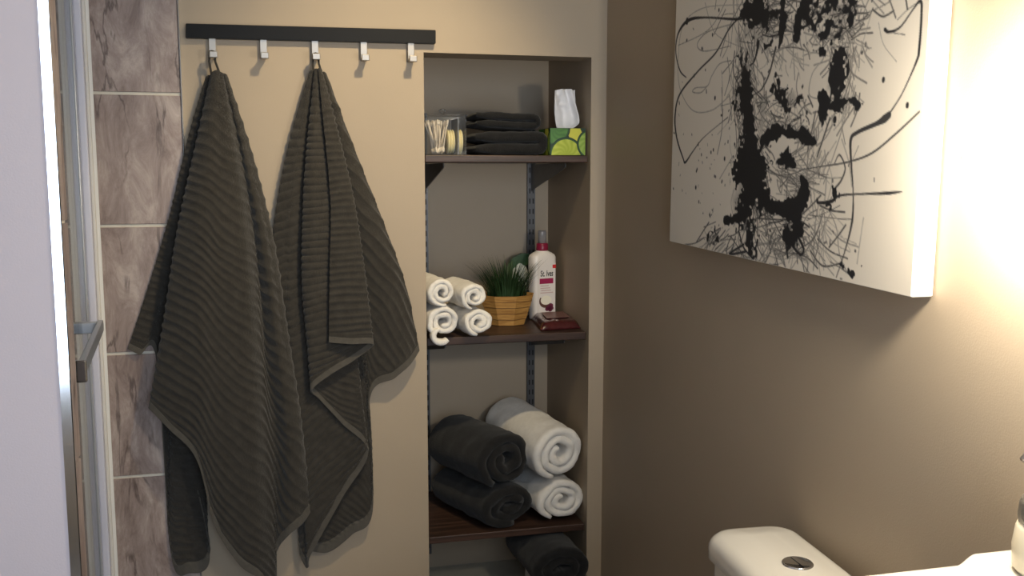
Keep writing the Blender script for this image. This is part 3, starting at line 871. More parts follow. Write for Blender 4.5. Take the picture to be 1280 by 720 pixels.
tx0, tx1 = P(687.5, 180, 'y', 0.03).x, NR - 0.005
ty0, ty1 = 0.03, 0.145
tz0, tz1 = zt1 + 0.0005, P(700, 160, 'y', 0.03).z
tb_ = thing('tissue_box', 'green tissue box printed with lime slices, a white tissue pulled up', 'tissue box', ((tx0 + tx1) / 2, (ty0 + ty1) / 2, tz0))
box('carton', tx0, tx1, ty0, ty1, tz0, tz1, M['cardboard'], tb_, 0.001)
def limes(cs):
    def fn(u, v):
        out = np.zeros(u.shape + (3,)); out[:] = (22, 52, 40)
        asp = (tx1 - tx0) / (tz1 - tz0)
        X, Z = u * asp, v
        dm = (np.abs(X - 0.98) * 1.25 + np.abs(Z - 0.78) * 0.55)          # bright gap between the slices
        out[dm < 0.36] = (206, 204, 74)
        for (cx, cz, r, base, light) in cs:
            d = np.hypot(X - cx, Z - cz); an = np.arctan2(Z - cz, X - cx)
            ray = 0.5 + 0.5 * np.cos(an * 11 + 3 * np.sin(d * 9))
            rim = d < r
            fl = d < r * 0.86
            c1, c2 = np.array(base, float), np.array(light, float)
            cc = c1 + (c2 - c1) * (0.25 + 0.75 * ray * (d / r))[..., None]
            out[rim] = (40, 84, 42)
            out[fl] = cc[fl]
            mid = rim & ~fl & (d > r * 0.93)
            out[mid] = (18, 48, 36)
        return out
    return fn
prt = limes([(0.12, 1.02, 0.66, (58, 104, 48), (88, 140, 64)), (0.62, 0.02, 0.66, (150, 170, 42), (196, 206, 84)), (1.62, 0.42, 0.58, (120, 156, 52), (168, 192, 92))])
colour_grid('lime_print', (tx0 + 0.0008, ty0 - 0.0003, tz0 + 0.0008), (tx1 - tx0 - 0.0016, 0, 0), (0, 0, tz1 - tz0 - 0.0016), 130, 90, prt, M['boxprint'], tb_)
colour_grid('lime_print', (tx0 - 0.0003, ty1 - 0.0008, tz0 + 0.0008), (0, -(ty1 - ty0 - 0.0016), 0), (0, 0, tz1 - tz0 - 0.0016), 130, 90, prt, M['boxprint'], tb_)
# tissue: creased sheet standing out of the slot
ctl = [(P(696, 161, 'y', 0.075), P(706, 161, 'y', 0.09), P(715, 161, 'y', 0.08)),
       (P(693.5, 140, 'y', 0.06), P(708, 140, 'y', 0.085), P(724, 152, 'y', 0.06)),
       (P(693, 126, 'y', 0.055), P(708, 126, 'y', 0.08), P(721, 132, 'y', 0.06)),
       (P(693, 113, 'y', 0.055), P(706, 111, 'y', 0.075), P(719, 112.5, 'y', 0.07))]
v, f = [], []
nu, nv2 = 18, 22
for j in range(nv2 + 1):
    row = [catmull([tuple(r[k]) for r in ctl], np.array([3 * j / nv2]))[0] for k in range(3)]
    for i in range(nu + 1):
        p = catmull(row, np.array([2 * i / nu]))[0]
        p[1] += 0.006 * math.sin(i * 0.9 + j * 0.25) * (0.3 + j / nv2) + 0.004 * noise.noise(Vector((i * .4, j * .4, 2)))
        v.append(tuple(p))
for j in range(nv2):
    for i in range(nu):
        a = j * (nu + 1) + i
        f.append((a, a + 1, a + nu + 2, a + nu + 1))
ts = mesh_obj('tissue', v, f, M['tissue'], tb_, True)
s_ = ts.modifiers.new('t', 'SOLIDIFY'); s_.thickness = 0.0006

# ------------------------------------------------------------------ planter with artificial grass
pc = P(633, 409, 'z', zt2)
pc = P(634, 405, 'z', zt2)
pr_b = rr_at(pc, 24); pr_t = rr_at(pc, 37); ph_ = rr_at(pc, 38) * 1.0
pl = thing('potted_grass', 'spiky green artificial grass in a tapered woven wood planter', 'plant', (pc.x, pc.y, zt2))
NS = 8; nb = 5
rot8 = math.radians(8)
basket_parts = []
bk = None
for b in range(nb):
    v, f = [], []
    for (fz, rr) in ((b / nb + 0.008, 0.0), ((b + 1) / nb - 0.008, 0.0)):
        R_ = pr_b + (pr_t - pr_b) * fz + (0.0012 if b % 2 else 0.0)
        for k in range(NS):
            a = rot8 + 2 * math.pi * k / NS
            v.append((pc.x + R_ * math.cos(a) * 0.98, pc.y + R_ * math.sin(a) * 0.8, zt2 + 0.001 + ph_ * fz))
        for k in range(NS):
            a = rot8 + 2 * math.pi * k / NS
            v.append((pc.x + (R_ - 0.004) * math.cos(a) * 0.98, pc.y + (R_ - 0.004) * math.sin(a) * 0.8, zt2 + 0.001 + ph_ * fz))
    for k in range(NS):
        q = (k + 1) % NS
        f.append((k, q, 2 * NS + q, 2 * NS + k)); f.append((NS + q, NS + k, 3 * NS + k, 3 * NS + q))
        f.append((2 * NS + k, 2 * NS + q, 3 * NS + q, 3 * NS + k)); f.append((q, k, NS + k, NS + q))
    mesh_obj('veneer_band', v, f, M['basket'], pl)
v, f = [], []
for fz in (0.0, 0.9):
    R_ = pr_b + (pr_t - pr_b) * fz - 0.0035
    for k in range(NS):
        a = rot8 + 2 * math.pi * k / NS
        v.append((pc.x + R_ * math.cos(a) * 0.98, pc.y + R_ * math.sin(a) * 0.8, zt2 + 0.001 + ph_ * fz))
f = [tuple(range(NS - 1, -1, -1)), tuple(range(NS, 2 * NS))] + [(k, (k + 1) % NS, NS + (k + 1) % NS, NS + k) for k in range(NS)]
mesh_obj('liner', v, f, M['coconut'], pl)
rnd = random.Random(11)
v, f = [], []
gh = rr_at(pc, 62)
for i in range(420):
    a = rnd.uniform(0, 2 * math.pi); r = math.sqrt(rnd.random()) * pr_t * 0.66
    bx, by = pc.x + r * math.cos(a), pc.y + r * math.sin(a) * 0.8
    h = gh * rnd.uniform(0.45, 1.08) * (1 - 0.30 * (r / pr_t))
    out = Vector((math.cos(a), math.sin(a) * .8, 0)) * (0.25 + 0.9 * r / pr_t) * h * rnd.uniform(0.3, 1.0)
    side = Vector((-math.sin(a + rnd.uniform(-1, 1)), math.cos(a), 0)).normalized() * 0.0019
    base = Vector((bx, by, zt2 + ph_ * 0.88))
    b0 = len(v); seg = 5
    for s in range(seg + 1):
        u = s / seg
        p = base + Vector((0, 0, h * (u - 0.12 * u * u))) + out * u ** 1.7
        wd = side * (1 - u * 0.92)
        v += [p - wd, p + wd]
    for s in range(seg): f.append((b0 + 2 * s, b0 + 2 * s + 1, b0 + 2 * s + 3, b0 + 2 * s + 2))
g = mesh_obj('grass_blades', v, f, M['leaf'], pl, True); g['kind'] = 'stuff'

# ------------------------------------------------------------------ air-freshener spray bottle behind the planter
sp = P(649, 330, 'y', 0.345); sp.z = zt2
su = rr_at(sp, 0.97)
spb = thing('spray_bottle', 'white spray bottle with a green curved head behind the plant', 'spray bottle', (sp.x, sp.y, zt2))
lathe('body', [(12 * su, 0.0005), (14.5 * su, 2 * su), (15 * su, 20 * su), (14.5 * su, 38 * su), (13 * su, 52 * su), (10 * su, 62 * su), (7 * su, 68 * su), (6 * su, 70 * su)], (sp.x, sp.y, zt2), M['spraywhite'], spb, 28, 1.0, 0.7)
lathe('label', [(15.2 * su, 8 * su), (15.2 * su, 24 * su), (14.9 * su, 34 * su)], (sp.x, sp.y, zt2), M['sprayblue'], spb, 28, 1.0, 0.7)
prism('trigger_head', [Vector((sp.x + a * su, sp.y - 0.011, zt2 + b * su)) for (a, b) in
      ((8, 66), (-4, 66), (-9, 62), (-15, 50), (-18, 52), (-15, 66), (-9, 76), (2, 81), (12, 81), (14, 76), (13, 68))], (0, 0.022, 0), M['spraygreen'], spb)
prism('leaf_mark', [Vector((sp.x + a * su, sp.y - 0.7 * 15.3 * su, zt2 + b * su)) for (a, b) in ((-2, 26), (3, 30), (8, 42), (2, 38))], (0, 0.0006, 0), M['spraygreen'], spb)

# ------------------------------------------------------------------ lotion bottle
lb = P(677.5, 340, 'y', 0.265); lb.z = zt2
lu = (P(677, 288, 'y', 0.265).z - zt2) / 100
lot = thing('lotion_bottle', 'white lotion bottle with maroon collar standing behind the wipes', 'bottle', (lb.x, lb.y, zt2))
TL = Matrix.Translation((lb.x, lb.y, zt2)) @ Matrix.Rotation(math.radians(17), 4, 'Z')
secs = [(0.3, 13.2, 8.2), (2, 14.2, 9.0), (20, 14.2, 9.0), (45, 14.8, 9.0), (62, 15.4, 9.0), (70, 15.4, 8.8), (73, 14.2, 8.4), (75.5, 10.5, 7.6), (77, 6.8, 6.6), (79, 6.2, 6.2)]
v, f = [], []; n = 40
for (z, a, b) in secs:
    e = 0.55 if z < 72 else 0.55 + 0.45 * min(1, (z - 72) / 5)
    for k in range(n):
        th = 2 * math.pi * k / n
        c_, s_2 = math.cos(th), math.sin(th)
        v.append(TL @ Vector((a * lu * math.copysign(abs(c_) ** e, c_), b * lu * math.copysign(abs(s_2) ** e, s_2), z * lu)))
for i in range(len(secs) - 1):
    for k in range(n): f.append((i * n + k, i * n + (k + 1) % n, (i + 1) * n + (k + 1) % n, (i + 1) * n + k))
f.append(tuple(range(n - 1, -1, -1))); f.append(tuple(range((len(secs) - 1) * n, len(secs) * n)))
mesh_obj('body', v, f, M['lotion'], lot, True)
lathe('collar', [(6.6 * lu, 77.5 * lu), (6.8 * lu, 79 * lu), (6.6 * lu, 85 * lu), (5.8 * lu, 86 * lu), (0, 86 * lu)], (lb.x, lb.y, zt2), M['maroon'], lot, 24)
lathe('pump_cap', [(4.8 * lu, 86 * lu), (4.8 * lu, 98 * lu), (4.2 * lu, 100 * lu), (0, 100 * lu)], (lb.x, lb.y, zt2), M['pumpclear'], lot, 20)
lathe('pump_stem', [(2 * lu, 86.1 * lu), (2 * lu, 96 * lu), (0, 96.5 * lu)], (lb.x, lb.y, zt2), M['lotion'], lot, 12)
yl = -9.25 * lu
def lquad(name, x0, x1, z0, z1, m, dy=0.0, parent=None):
    return mesh_obj(name, [TL @ Vector((x, yl + dy, z)) for (x, z) in ((x0 * lu, z0 * lu), (x1 * lu, z0 * lu), (x1 * lu, z1 * lu), (x0 * lu, z1 * lu))], [(0, 1, 2, 3)], m, parent or lot)
lab = lquad('label', -11, 12, 3, 64, M['lotion'])
lquad('colour_band', -9, 9, 41, 47, M['magenta'], -0.0004, lab)
for k, (a, b) in enumerate(((-8, 3), (-8, 5), (-7, 6), (-8, 9))):
    lquad('text_line', a, b, 38.2 - k * 2.6, 39.2 - k * 2.6, M['palepink'], -0.0004, lab)
lquad('green_mark', 3, 12, 3.6, 8, M['greenprint'], -0.0004, lab)
lquad('red_mark', 8, 12.6, 58, 62, M['red'], -0.0004, lab)
def fan(name, cx, cz, rx, rz, m, dy, a0=0, a1=2 * math.pi, parent=None):
    n = 20
    vv = [TL @ Vector(((cx) * lu, yl + dy, cz * lu))] + [TL @ Vector(((cx + rx * math.cos(a0 + (a1 - a0) * k / n)) * lu, yl + dy, (cz + rz * math.sin(a0 + (a1 - a0) * k / n)) * lu)) for k in range(n + 1)]
    return mesh_obj(name, vv, [(0, k + 1, k + 2) for k in range(n)], m, parent or lab)
fan('coconut_shell', -1.5, 21.5, 8, 7.5, M['coconut'], -0.0004, 2.5, 5.9)
fan('coconut_flesh', -0.5, 22.5, 7.2, 5.2, M['cotton'], -0.0006)
for (cx, cz, r) in ((3, 14, 3.2), (6, 16, 3), (1, 12.5, 2.8), (7, 13, 2.6), (5, 11.5, 2.6)):
    fan('orchid_petal', cx, cz, r, r * 0.85, M['orchid'], -0.0008)
def text_mesh(name, body, size, T, m, parent, shear=0.0):
    cu = bpy.data.curves.new('tmp_text', 'FONT'); cu.body = body; cu.size = size; cu.align_x = 'CENTER'; cu.shear = shear
    cu.extrude = 0.0; cu.offset = size * 0.018
    ob = bpy.data.objects.new('tmp_text', cu); COL.objects.link(ob)
    dg = bpy.context.evaluated_depsgraph_get(); dg.update()
    me = bpy.data.meshes.new_from_object(ob.evaluated_get(dg))
    bpy.data.objects.remove(ob, do_unlink=True)
    me.transform(T)
    me.name = name
    me.materials.clear()
    return link_mesh(name, me, m, parent)
text_mesh('lettering', 'St. Ives', 8.2 * lu, TL @ Matrix.Translation((0.3 * lu, yl - 0.0006, 49.5 * lu)) @ Matrix.Rotation(math.pi / 2, 4, 'X') @ Matrix.Diagonal((0.72, 1.12, 1, 1)), M['ink'], lab, 0.1)

# ------------------------------------------------------------------ packet of wipes
a0 = P(661, 404, 'z', zt2); 
wp = thing('wipes_packet', 'maroon foil packet of wipes lying flat before the lotion bottle', 'packet', P(694, 404, 'z', zt2))
fl_, fr_ = P(676, 414, 'z', zt2), P(726, 411, 'z', zt2)
bl_, br_ = P(664, 400, 'z', zt2), P(704, 392, 'z', zt2)
br_ = fr_ + (bl_ - fl_)
nx, ny = 26, 22
def surf(top):
    out = []
    for j in range(ny + 1):
        for i in range(nx + 1):
            u, w_ = i / nx, j / ny
            p = fl_ * (1 - u) * (1 - w_) + fr_ * u * (1 - w_) + bl_ * (1 - u) * w_ + br_ * u * w_
            e = min(1, min(u, 1 - u) / 0.16) ; e2 = min(1, min(w_, 1 - w_) / 0.12)
            hgt = 0.021 * (math.sin(e * math.pi / 2) ** 0.7) * (0.25 + 0.75 * math.sin(e2 * math.pi / 2) ** 0.6)
            crk = 0.0022 * noise.noise(Vector((u * 9, w_ * 9, 4))) + 0.002 * noise.noise(Vector((u * 30 * (1.2 - e), w_ * 8, 1))) * (1 - e)
            out.append((p.x, p.y, zt2 + (0.003 + hgt + crk * (0.3 + e) if top else 0.001)))
    return out
v = surf(True) + surf(False); nn = (nx + 1) * (ny + 1); f = []
for j in range(ny):
    for i in range(nx):
        a = j * (nx + 1) + i
        f.append((a, a + 1, a + nx + 2, a + nx + 1)); f.append((nn + a, nn + a + nx + 1, nn + a + nx + 2, nn + a + 1))
bd_ = [i for i in range(nx + 1)] + [(j + 1) * (nx + 1) + nx for j in range(ny)] + [ny * (nx + 1) + i for i in range(nx - 1, -1, -1)] + [j * (nx + 1) for j in range(ny - 1, 0, -1)]
for i in range(len(bd_)):
    a, b = bd_[i], bd_[(i + 1) % len(bd_)]
    f.append((b, a, nn + a, nn + b))
mesh_obj('foil', v, f, M['wipes'], wp, True)
def wpt(u, w_): 
    p = fl_ * (1 - u) * (1 - w_) + fr_ * u * (1 - w_) + bl_ * (1 - u) * w_ + br_ * u * w_
    return Vector((p.x, p.y, zt2 + 0.0262))
prism('resealable_label', [wpt(.22, .28), wpt(.80, .28), wpt(.80, .82), wpt(.22, .82)], (0, 0, 0.0008), M['wipelabel'], wp)

# ------------------------------------------------------------------ canvas print on the right wall
CT = 0.036
xf = XR - CT
cl0 = P(837, 301.7, 'x', xf); cr0 = P(1139.4, 372.3, 'x', xf)
cy0, cy1 = cl0.y, cr0.y                          # far and near edges
zc0 = (cl0.z + cr0.z) / 2
CW = cy0 - cy1; CH = CW * 1.22
roll_a = math.atan2(cl0.z - cr0.z, cy0 - cy1)
cv = thing('canvas_print', 'white canvas with a black ink splatter portrait on the wall', 'canvas print', (XR, (cy0 + cy1) / 2, zc0))
TC = Matrix.Translation((xf, cr0.y, cr0.z)) @ Matrix.Rotation(roll_a, 4, 'X')
box('stretched_canvas', 0, CT - 0.002, 0, CW, 0, CH, M['canvas_side'], cv, 0.003, 3, T=TC)
TCi = TC.inverted()
def cvp(px, py):     # photograph pixel -> position on the canvas face, metres
    q = TCi @ P(px, py, 'x', xf); return q.y, q.z
CELL = 0.0017
nu, nvv = int(CW / CELL), int(CH / CELL)
ink = np.zeros((nvv, nu), np.float32)
uu, vv = np.meshgrid((np.arange(nu) + 0.5) * CW / nu, (np.arange(nvv) + 0.5) * CH / nvv)
rng = np.random.RandomState(5)
def vnoise(sx, sz, seed):
    """value noise with cell sizes in metres"""
    r = np.random.RandomState(seed)
    gx, gz = int(CW / sx) + 3, int(CH / sz) + 3
    g = r.rand(gz, gx)
    x = uu / sx; z = vv / sz
    i, j = x.astype(int), z.astype(int); fx, fz = x - i, z - j
    fx = fx * fx * (3 - 2 * fx); fz = fz * fz * (3 - 2 * fz)
    return (g[j, i] * (1 - fx) + g[j, i + 1] * fx) * (1 - fz) + (g[j + 1, i] * (1 - fx) + g[j + 1, i + 1] * fx) * fz
NZ = 0.5 * vnoise(0.03, 0.05, 1) + 0.3 * vnoise(0.013, 0.018, 2) + 0.2 * vnoise(0.006, 0.007, 3)
NZ = (NZ - NZ.min()) / (NZ.max() - NZ.min())
NS_ = 0.5 * vnoise(0.008, 0.03, 4) + 0.5 * vnoise(0.004, 0.012, 5)
WA = 0.6 * vnoise(0.035, 0.05, 21) + 0.4 * vnoise(0.012, 0.02, 22)
WB = 0.6 * vnoise(0.035, 0.05, 23) + 0.4 * vnoise(0.012, 0.02, 24)
WC = vnoise(0.005, 0.008, 25)
NH = 0.5 * vnoise(0.006, 0.016, 26) + 0.5 * vnoise(0.012, 0.03, 27)
def put(mask_val, sl): ink[sl] = np.maximum(ink[sl], mask_val)
def dab(cy, cz, ry, rz, dens, rot=0.0, scratch=0.3, val=1.0, edge=0.35):
    """rough-edged mass of ink"""
    R_ = max(ry, rz) * 1.5
    sl = (slice(max(0, int((cz - R_) / CH * nvv)), max(0, int((cz + R_) / CH * nvv) + 1)), slice(max(0, int((cy - R_) / CW * nu)), max(0, int((cy + R_) / CW * nu) + 1)))
    dy, dz = uu[sl] - cy, vv[sl] - cz
    if dy.size == 0: return
    a = dy * math.cos(rot) + dz * math.sin(rot); b = -dy * math.sin(rot) + dz * math.cos(rot)
    a = a + (WA[sl] - 0.5) * ry * 1.5 + (WC[sl] - .5) * 0.012; b = b + (WB[sl] - 0.5) * rz * 1.1 + (WC[sl] - .5) * 0.008
    d = np.sqrt((a / ry) ** 2 + (b / rz) ** 2)
    nz = (1 - scratch) * NZ[sl] + scratch * NS_[sl]
    m = np.clip((dens * 1.02 - d * (1 - edge * .6) - (nz - 0.5) * edge * 1.7) * (9 if val > .5 else 2.2), 0, 1)
    hole = np.clip((NH[sl] - (0.10 + 0.42 * scratch * (1.15 - dens))) * 9, 0, 1)
    m = m * hole * val
    put(m.astype(np.float32), sl)
def dabp(px, py, rx, ry, dens=0.8, rot=0.0, **k):
    y, z = cvp(px, py); y2, _ = cvp(px + rx, py); _, z2 = cvp(px, py + ry)
    dab(y, z, abs(y2 - y), abs(z2 - z), dens, rot, **k)
def line(pts, w, val=1.0, wob=0.0):
    pts = np.array(pts, float)
    if len(pts) > 2:
        K = len(pts); n = max(8, int(np.linalg.norm(np.diff(pts, axis=0), axis=1).sum() / 0.0016))
        P3 = catmull(np.concatenate([pts, np.zeros((K, 1))], 1), np.linspace(0, K - 1, n))[:, :2]
    else:
        n = max(4, int(np.linalg.norm(pts[1] - pts[0]) / 0.0016)); P3 = pts[0] + (pts[1] - pts[0]) * np.linspace(0, 1, n)[:, None]
    ws = np.interp(np.linspace(0, 1, len(P3)), np.linspace(0, 1, len(w)), w) if isinstance(w, (list, tuple)) else np.full(len(P3), w)
    for (y, z), ww in zip(P3, ws):
        R_ = ww + 0.0036
        i0, i1 = int((y - R_) / CW * nu), int((y + R_) / CW * nu) + 2
        j0, j1 = int((z - R_) / CH * nvv), int((z + R_) / CH * nvv) + 2
        if i1 <= 0 or j1 <= 0 or i0 >= nu or j0 >= nvv: continue
        sl = (slice(max(j0, 0), j1), slice(max(i0, 0), i1))
        d = np.hypot(uu[sl] - y, vv[sl] - z)
        put((np.clip((ww - d) / 0.0017 + 0.5, 0, 1) * val).astype(np.float32), sl)
def linep(pp, w, val=1.0): line([cvp(*p) for p in pp], w, val)

# grey washes
for a in ((925, 245, 18, 40, .55), (990, 255, 22, 26, .5), (1045, 110, 20, 52, .5), (950, 40, 26, 30, .6), (1040, 25, 36, 34, .6), (985, 125, 15, 14, .55), (955, 130, 8, 50, .5)):
    dabp(*a, val=0.22, edge=0.4, scratch=0.0)
def brush(pp, w, val=1.0, rough=0.9, dry=0.0):
    """ragged brush stroke through photograph pixels; w = half widths in metres"""
    pts = np.array([cvp(*p) for p in pp]); K = len(pts)
    n = max(6, int(np.linalg.norm(np.diff(pts, axis=0), axis=1).sum() / 0.003))
    Q = catmull(np.concatenate([pts, np.zeros((K, 1))], 1), np.linspace(0, K - 1, n))[:, :2]
    ws = np.interp(np.linspace(0, 1, n), np.linspace(0, 1, len(w)), w)
    for (y, z), ww in zip(Q, ws):
        R_ = ww * 1.9 + 0.004
        j0, j1, i0, i1 = int((z - R_) / CH * nvv), int((z + R_) / CH * nvv) + 2, int((y - R_) / CW * nu), int((y + R_) / CW * nu) + 2
        if i1 <= 0 or j1 <= 0 or i0 >= nu or j0 >= nvv: continue
        sl = (slice(max(j0, 0), j1), slice(max(i0, 0), i1))
        d = np.hypot(uu[sl] - y, vv[sl] - z)
        lim = ww * (1 + rough * ((0.55 * FA[sl] + 0.45 * FB[sl]) - 0.5) * 2)
        m = np.clip((lim - d) / 0.002 + 0.5, 0, 1)
        if dry > 0: m = m * np.clip((FC[sl] - dry - 0.14) * 12, 0, 1)
        put((m * val).astype(np.float32), sl)
FA = vnoise(0.016, 0.016, 31); FB = vnoise(0.006, 0.006, 32); FC = 0.5 * vnoise(0.007, 0.007, 33) + 0.5 * vnoise(0.014, 0.014, 34)
# left eye and brow
brush([(928, 18), (940, 10), (952, 16), (958, 26)], [.010, .019, .02, .009]); brush([(938, 30), (955, 20), (974, 18), (982, 24)], [.009, .013, .013, .009], dry=.3)
brush([(940, 42), (952, 36), (966, 34), (978, 38)], [.02, .017, .016, .009], dry=.45); brush([(944, 56), (956, 48), (968, 50)], [.009, .02, .01], dry=.5)
brush([(978, 4), (979, 22), (977, 42), (974, 60)], [.01, .012, .009, .003]); brush([(948, 54), (946, 68), (941, 80)], [.006, .004, .002])
# right eye and brow
brush([(996, 46), (1000, 26), (1006, 6), (1012, -8)], [.009, .017, .016, .009]); brush([(1008, 2), (1030, 6), (1052, 4), (1072, 2)], [.012, .016, .013, .003], dry=.25)
brush([(1012, 20), (1026, 34), (1044, 36), (1060, 18), (1066, 2)], [.012, .016, .017, .016, .009], dry=.3); brush([(1016, 44), (1034, 54), (1052, 44)], [.006, .009, .006], dry=.5)
brush([(1000, 50), (1012, 58), (1030, 62)], [.006, .006, .003], dry=.4); brush([(1026, 66), (1036, 66), (1048, 62)], [.006, .006, .003], dry=.4)
# right cheek
brush([(1052, 62), (1051, 76), (1048, 92), (1042, 104)], [.008, .020, .024, .014]); brush([(1041, 96), (1046, 112), (1042, 126)], [.012, .022, .007], dry=.25)
brush([(1026, 122), (1032, 128), (1030, 142), (1028, 158)], [.007, .015, .010, .005]); brush([(1038, 134), (1052, 128), (1066, 126), (1073, 134)], [.005, .010, .004, .006])
# nose
brush([(966, 112), (976, 122), (984, 132), (986, 140)], [.008, .018, .018, .006], dry=.3); brush([(984, 132), (996, 122), (1004, 112)], [.016, .014, .006], dry=.4); brush([(972, 96), (974, 108), (972, 116)], [.003, .006, .006], dry=.3)
# mouth
brush([(951, 178), (960, 172), (974, 164), (984, 166), (996, 168), (1010, 171), (1020, 178)], [.006, .012, .012, .008, .010, .011, .005], rough=.7)
brush([(962, 164), (976, 156), (990, 154), (1000, 160)], [.006, .012, .012, .006], dry=.45)
brush([(974, 204), (982, 200), (990, 204), (994, 208)], [.006, .011, .009, .003]); brush([(986, 184), (982, 196)], [.004, .008])
# left side of the face and neck
brush([(926, 66), (932, 74), (928, 82)], [.012, .014, .012], dry=.35); brush([(932, 92), (932, 112), (931, 132)], [.014, .026, .018]); brush([(918, 132), (926, 142), (932, 150)], [.010, .022, .012], dry=.4)
brush([(934, 130), (936, 156), (940, 180)], [.014, .022, .026], rough=.5); brush([(938, 180), (938, 206), (940, 232)], [.030, .052, .044], rough=.7)
brush([(926, 190), (926, 212), (930, 226)], [.016, .026, .016]); brush([(944, 226), (952, 244), (962, 254)], [.028, .026, .016]); brush([(932, 240), (932, 266), (938, 296), (942, 320)], [.022, .030, .026, .012], dry=.25)
brush([(908, 276), (922, 270), (934, 262)], [.008, .014, .018]); brush([(882, 304), (892, 296), (896, 306)], [.006, .014, .010], dry=.4); brush([(890, 264), (894, 260)], [.008, .008], dry=.4)
# jaw and chin
brush([(962, 256), (978, 260), (992, 262), (1002, 252), (1005, 236), (1002, 222)], [.010, .015, .020, .020, .016, .006], rough=.6)
brush([(992, 268), (996, 284), (986, 298)], [.014, .020, .015]); brush([(948, 280), (964, 290), (980, 284)], [.008, .010, .008], dry=.5); brush([(982, 292), (990, 304), (984, 312)], [.009, .012, .004])
# drips and long thrown lines
linep([(1085, 16), (1110, 4), (1118, -6)], .001, .6)
linep([(932, 22), (918, 24), (880, 22), (860, 26), (848, 42), (845, 65), (850, 88), (858, 97)], [.003, .0025, .002, .004, .003, .002, .002, .001], .95)
linep([(934, 12), (912, 36), (895, 66), (872, 90), (850, 118), (844, 145), (846, 172), (854, 198), (857, 203), (866, 190), (880, 172), (910, 147)], [.002, .002, .002, .002, .0028, .0035, .003, .0022, .0026, .0015, .001, .001], .95)
linep([(907, 12), (893, 43)], .0012, .7); linep([(916, 30), (885, 40), (872, 55), (880, 64), (912, 58)], .001, .55)
linep([(930, 6), (880, 10), (855, 30), (848, 70), (850, 110), (866, 138), (890, 138), (912, 120)], .0009, .45)
linep([(914, 76), (900, 80), (890, 95), (884, 108), (870, 110), (866, 115), (876, 116), (884, 108)], .001, .5)
linep([(1107, 37), (1112, 40), (1126, 34), (1142, 12), (1150, 2), (1153, 10), (1150, 60), (1146, 78), (1128, 118), (1112, 143)], [.0028, .002, .0015, .0012, .0022, .0022, .0025, .002, .0012, .0015], .95)
linep([(1112, 144), (1106, 149), (1096, 155), (1072, 166), (1064, 176), (1065, 210), (1067, 240), (1066, 275), (1058, 310), (1046, 347)], [.005, .006, .0035, .003, .0032, .0022, .0012, .0026, .0016, .001], .85)
linep([(1000, 213), (1030, 208), (1060, 203), (1090, 192), (1120, 168), (1150, 140)], [.001, .0012, .0013, .0016, .0016, .0014], .85)
linep([(1044, 236), (1052, 226), (1057, 210), (1050, 194), (1044, 204)], [.0018, .0018, .0015, .001], .8)
linep([(1022, 250), (1024, 254), (1040, 252), (1050, 245), (1075, 243), (1110, 242), (1128, 240)], [.003, .0025, .003, .0018, .0014, .0024, .0007], .95)
dabp(1044, 243, 4, 8, .95); dabp(1036, 259, 2.5, 3.5, .95)
linep([(1036, 262), (1046, 285), (1050, 318), (1060, 342)], .001, .5); linep([(1080, 273), (1076, 300), (1072, 330)], .0012, .3)
dabp(1066, 343, 4, 5, .8); dabp(1053, 331, 3, 3, .7); dabp(1078, 333, 2, 1.5, .6)
linep([(985, 300), (1000, 318), (1005, 312), (998, 296)], .003, .95); linep([(932, 315), (912, 318), (930, 306)], .0025, .9); linep([(985, 322), (982, 300)], .003, .9)
linep([(924, 290), (930, 310), (942, 324)], .0022, .9)
linep([(996, 300), (1010, 330), (1006, 345)], .0012, .6); linep([(1020, 140), (1010, 190)], .0016, .7); linep([(1038, 148), (1022, 196)], .0018, .8); linep([(1068, 60), (1056, 150), (1030, 230)], .001, .5)
linep([(978, 95), (968, 96), (972, 108), (985, 112)], .001, .6)
linep([(970, 60), (962, 92), (952, 112), (940, 120)], [.003, .002, .001], .8); linep([(948, 55), (944, 75), (938, 82)], [.004, .002, .002], .9)
linep([(990, 20), (992, 60), (994, 100)], .0012, .4); linep([(1004, 70), (1018, 66), (1030, 72), (1016, 92), (1012, 118), (1024, 124)], .001, .4)
# scribbled hair, cheeks, jaw
def scrib(px, py, sx, sy, n, ang, spread, ln, w=0.0009, val=.8, curl=.35):
    for k in range(n):
        x, y = px + rng.randn() * sx, py + rng.randn() * sy
        a = ang + rng.randn() * spread; l = ln * rng.uniform(.4, 1.5); b = a + rng.randn() * curl
        linep([(x, y), (x + l * .5 * math.cos(a), y + l * .5 * math.sin(a)), (x + l * .5 * math.cos(a) + l * .5 * math.cos(b), y + l * .5 * math.sin(a) + l * .5 * math.sin(b))], w * rng.uniform(.6, 1.8), val * rng.uniform(.5, 1.1))
scrib(955, 30, 16, 14, 70, -.7, .5, 22); scrib(1036, 20, 24, 16, 90, -.75, .6, 22); scrib(930, 60, 10, 40, 60, 1.5, .25, 45)
scrib(925, 110, 7, 40, 50, 1.5, .2, 40); scrib(945, 110, 8, 30, 30, 1.4, .4, 24, val=.6); scrib(1062, 80, 8, 45, 55, 1.75, .3, 36, val=.65)
scrib(1066, 30, 10, 22, 26, 1.9, .5, 24, val=.6); scrib(982, 124, 14, 8, 34, 1.9, .6, 16); scrib(985, 160, 20, 5, 36, -1.2, .7, 12)
scrib(985, 222, 16, 12, 44, .2, .6, 26, val=.7); scrib(942, 250, 14, 36, 60, 1.3, .6, 34); scrib(985, 285, 24, 16, 80, 1.0, .9, 36)
scrib(1010, 210, 10, 30, 34, 1.8, .4, 30, val=.5); scrib(1030, 175, 10, 30, 26, 1.9, .35, 44, val=.45); scrib(902, 298, 14, 10, 36, 2.3, .25, 20)
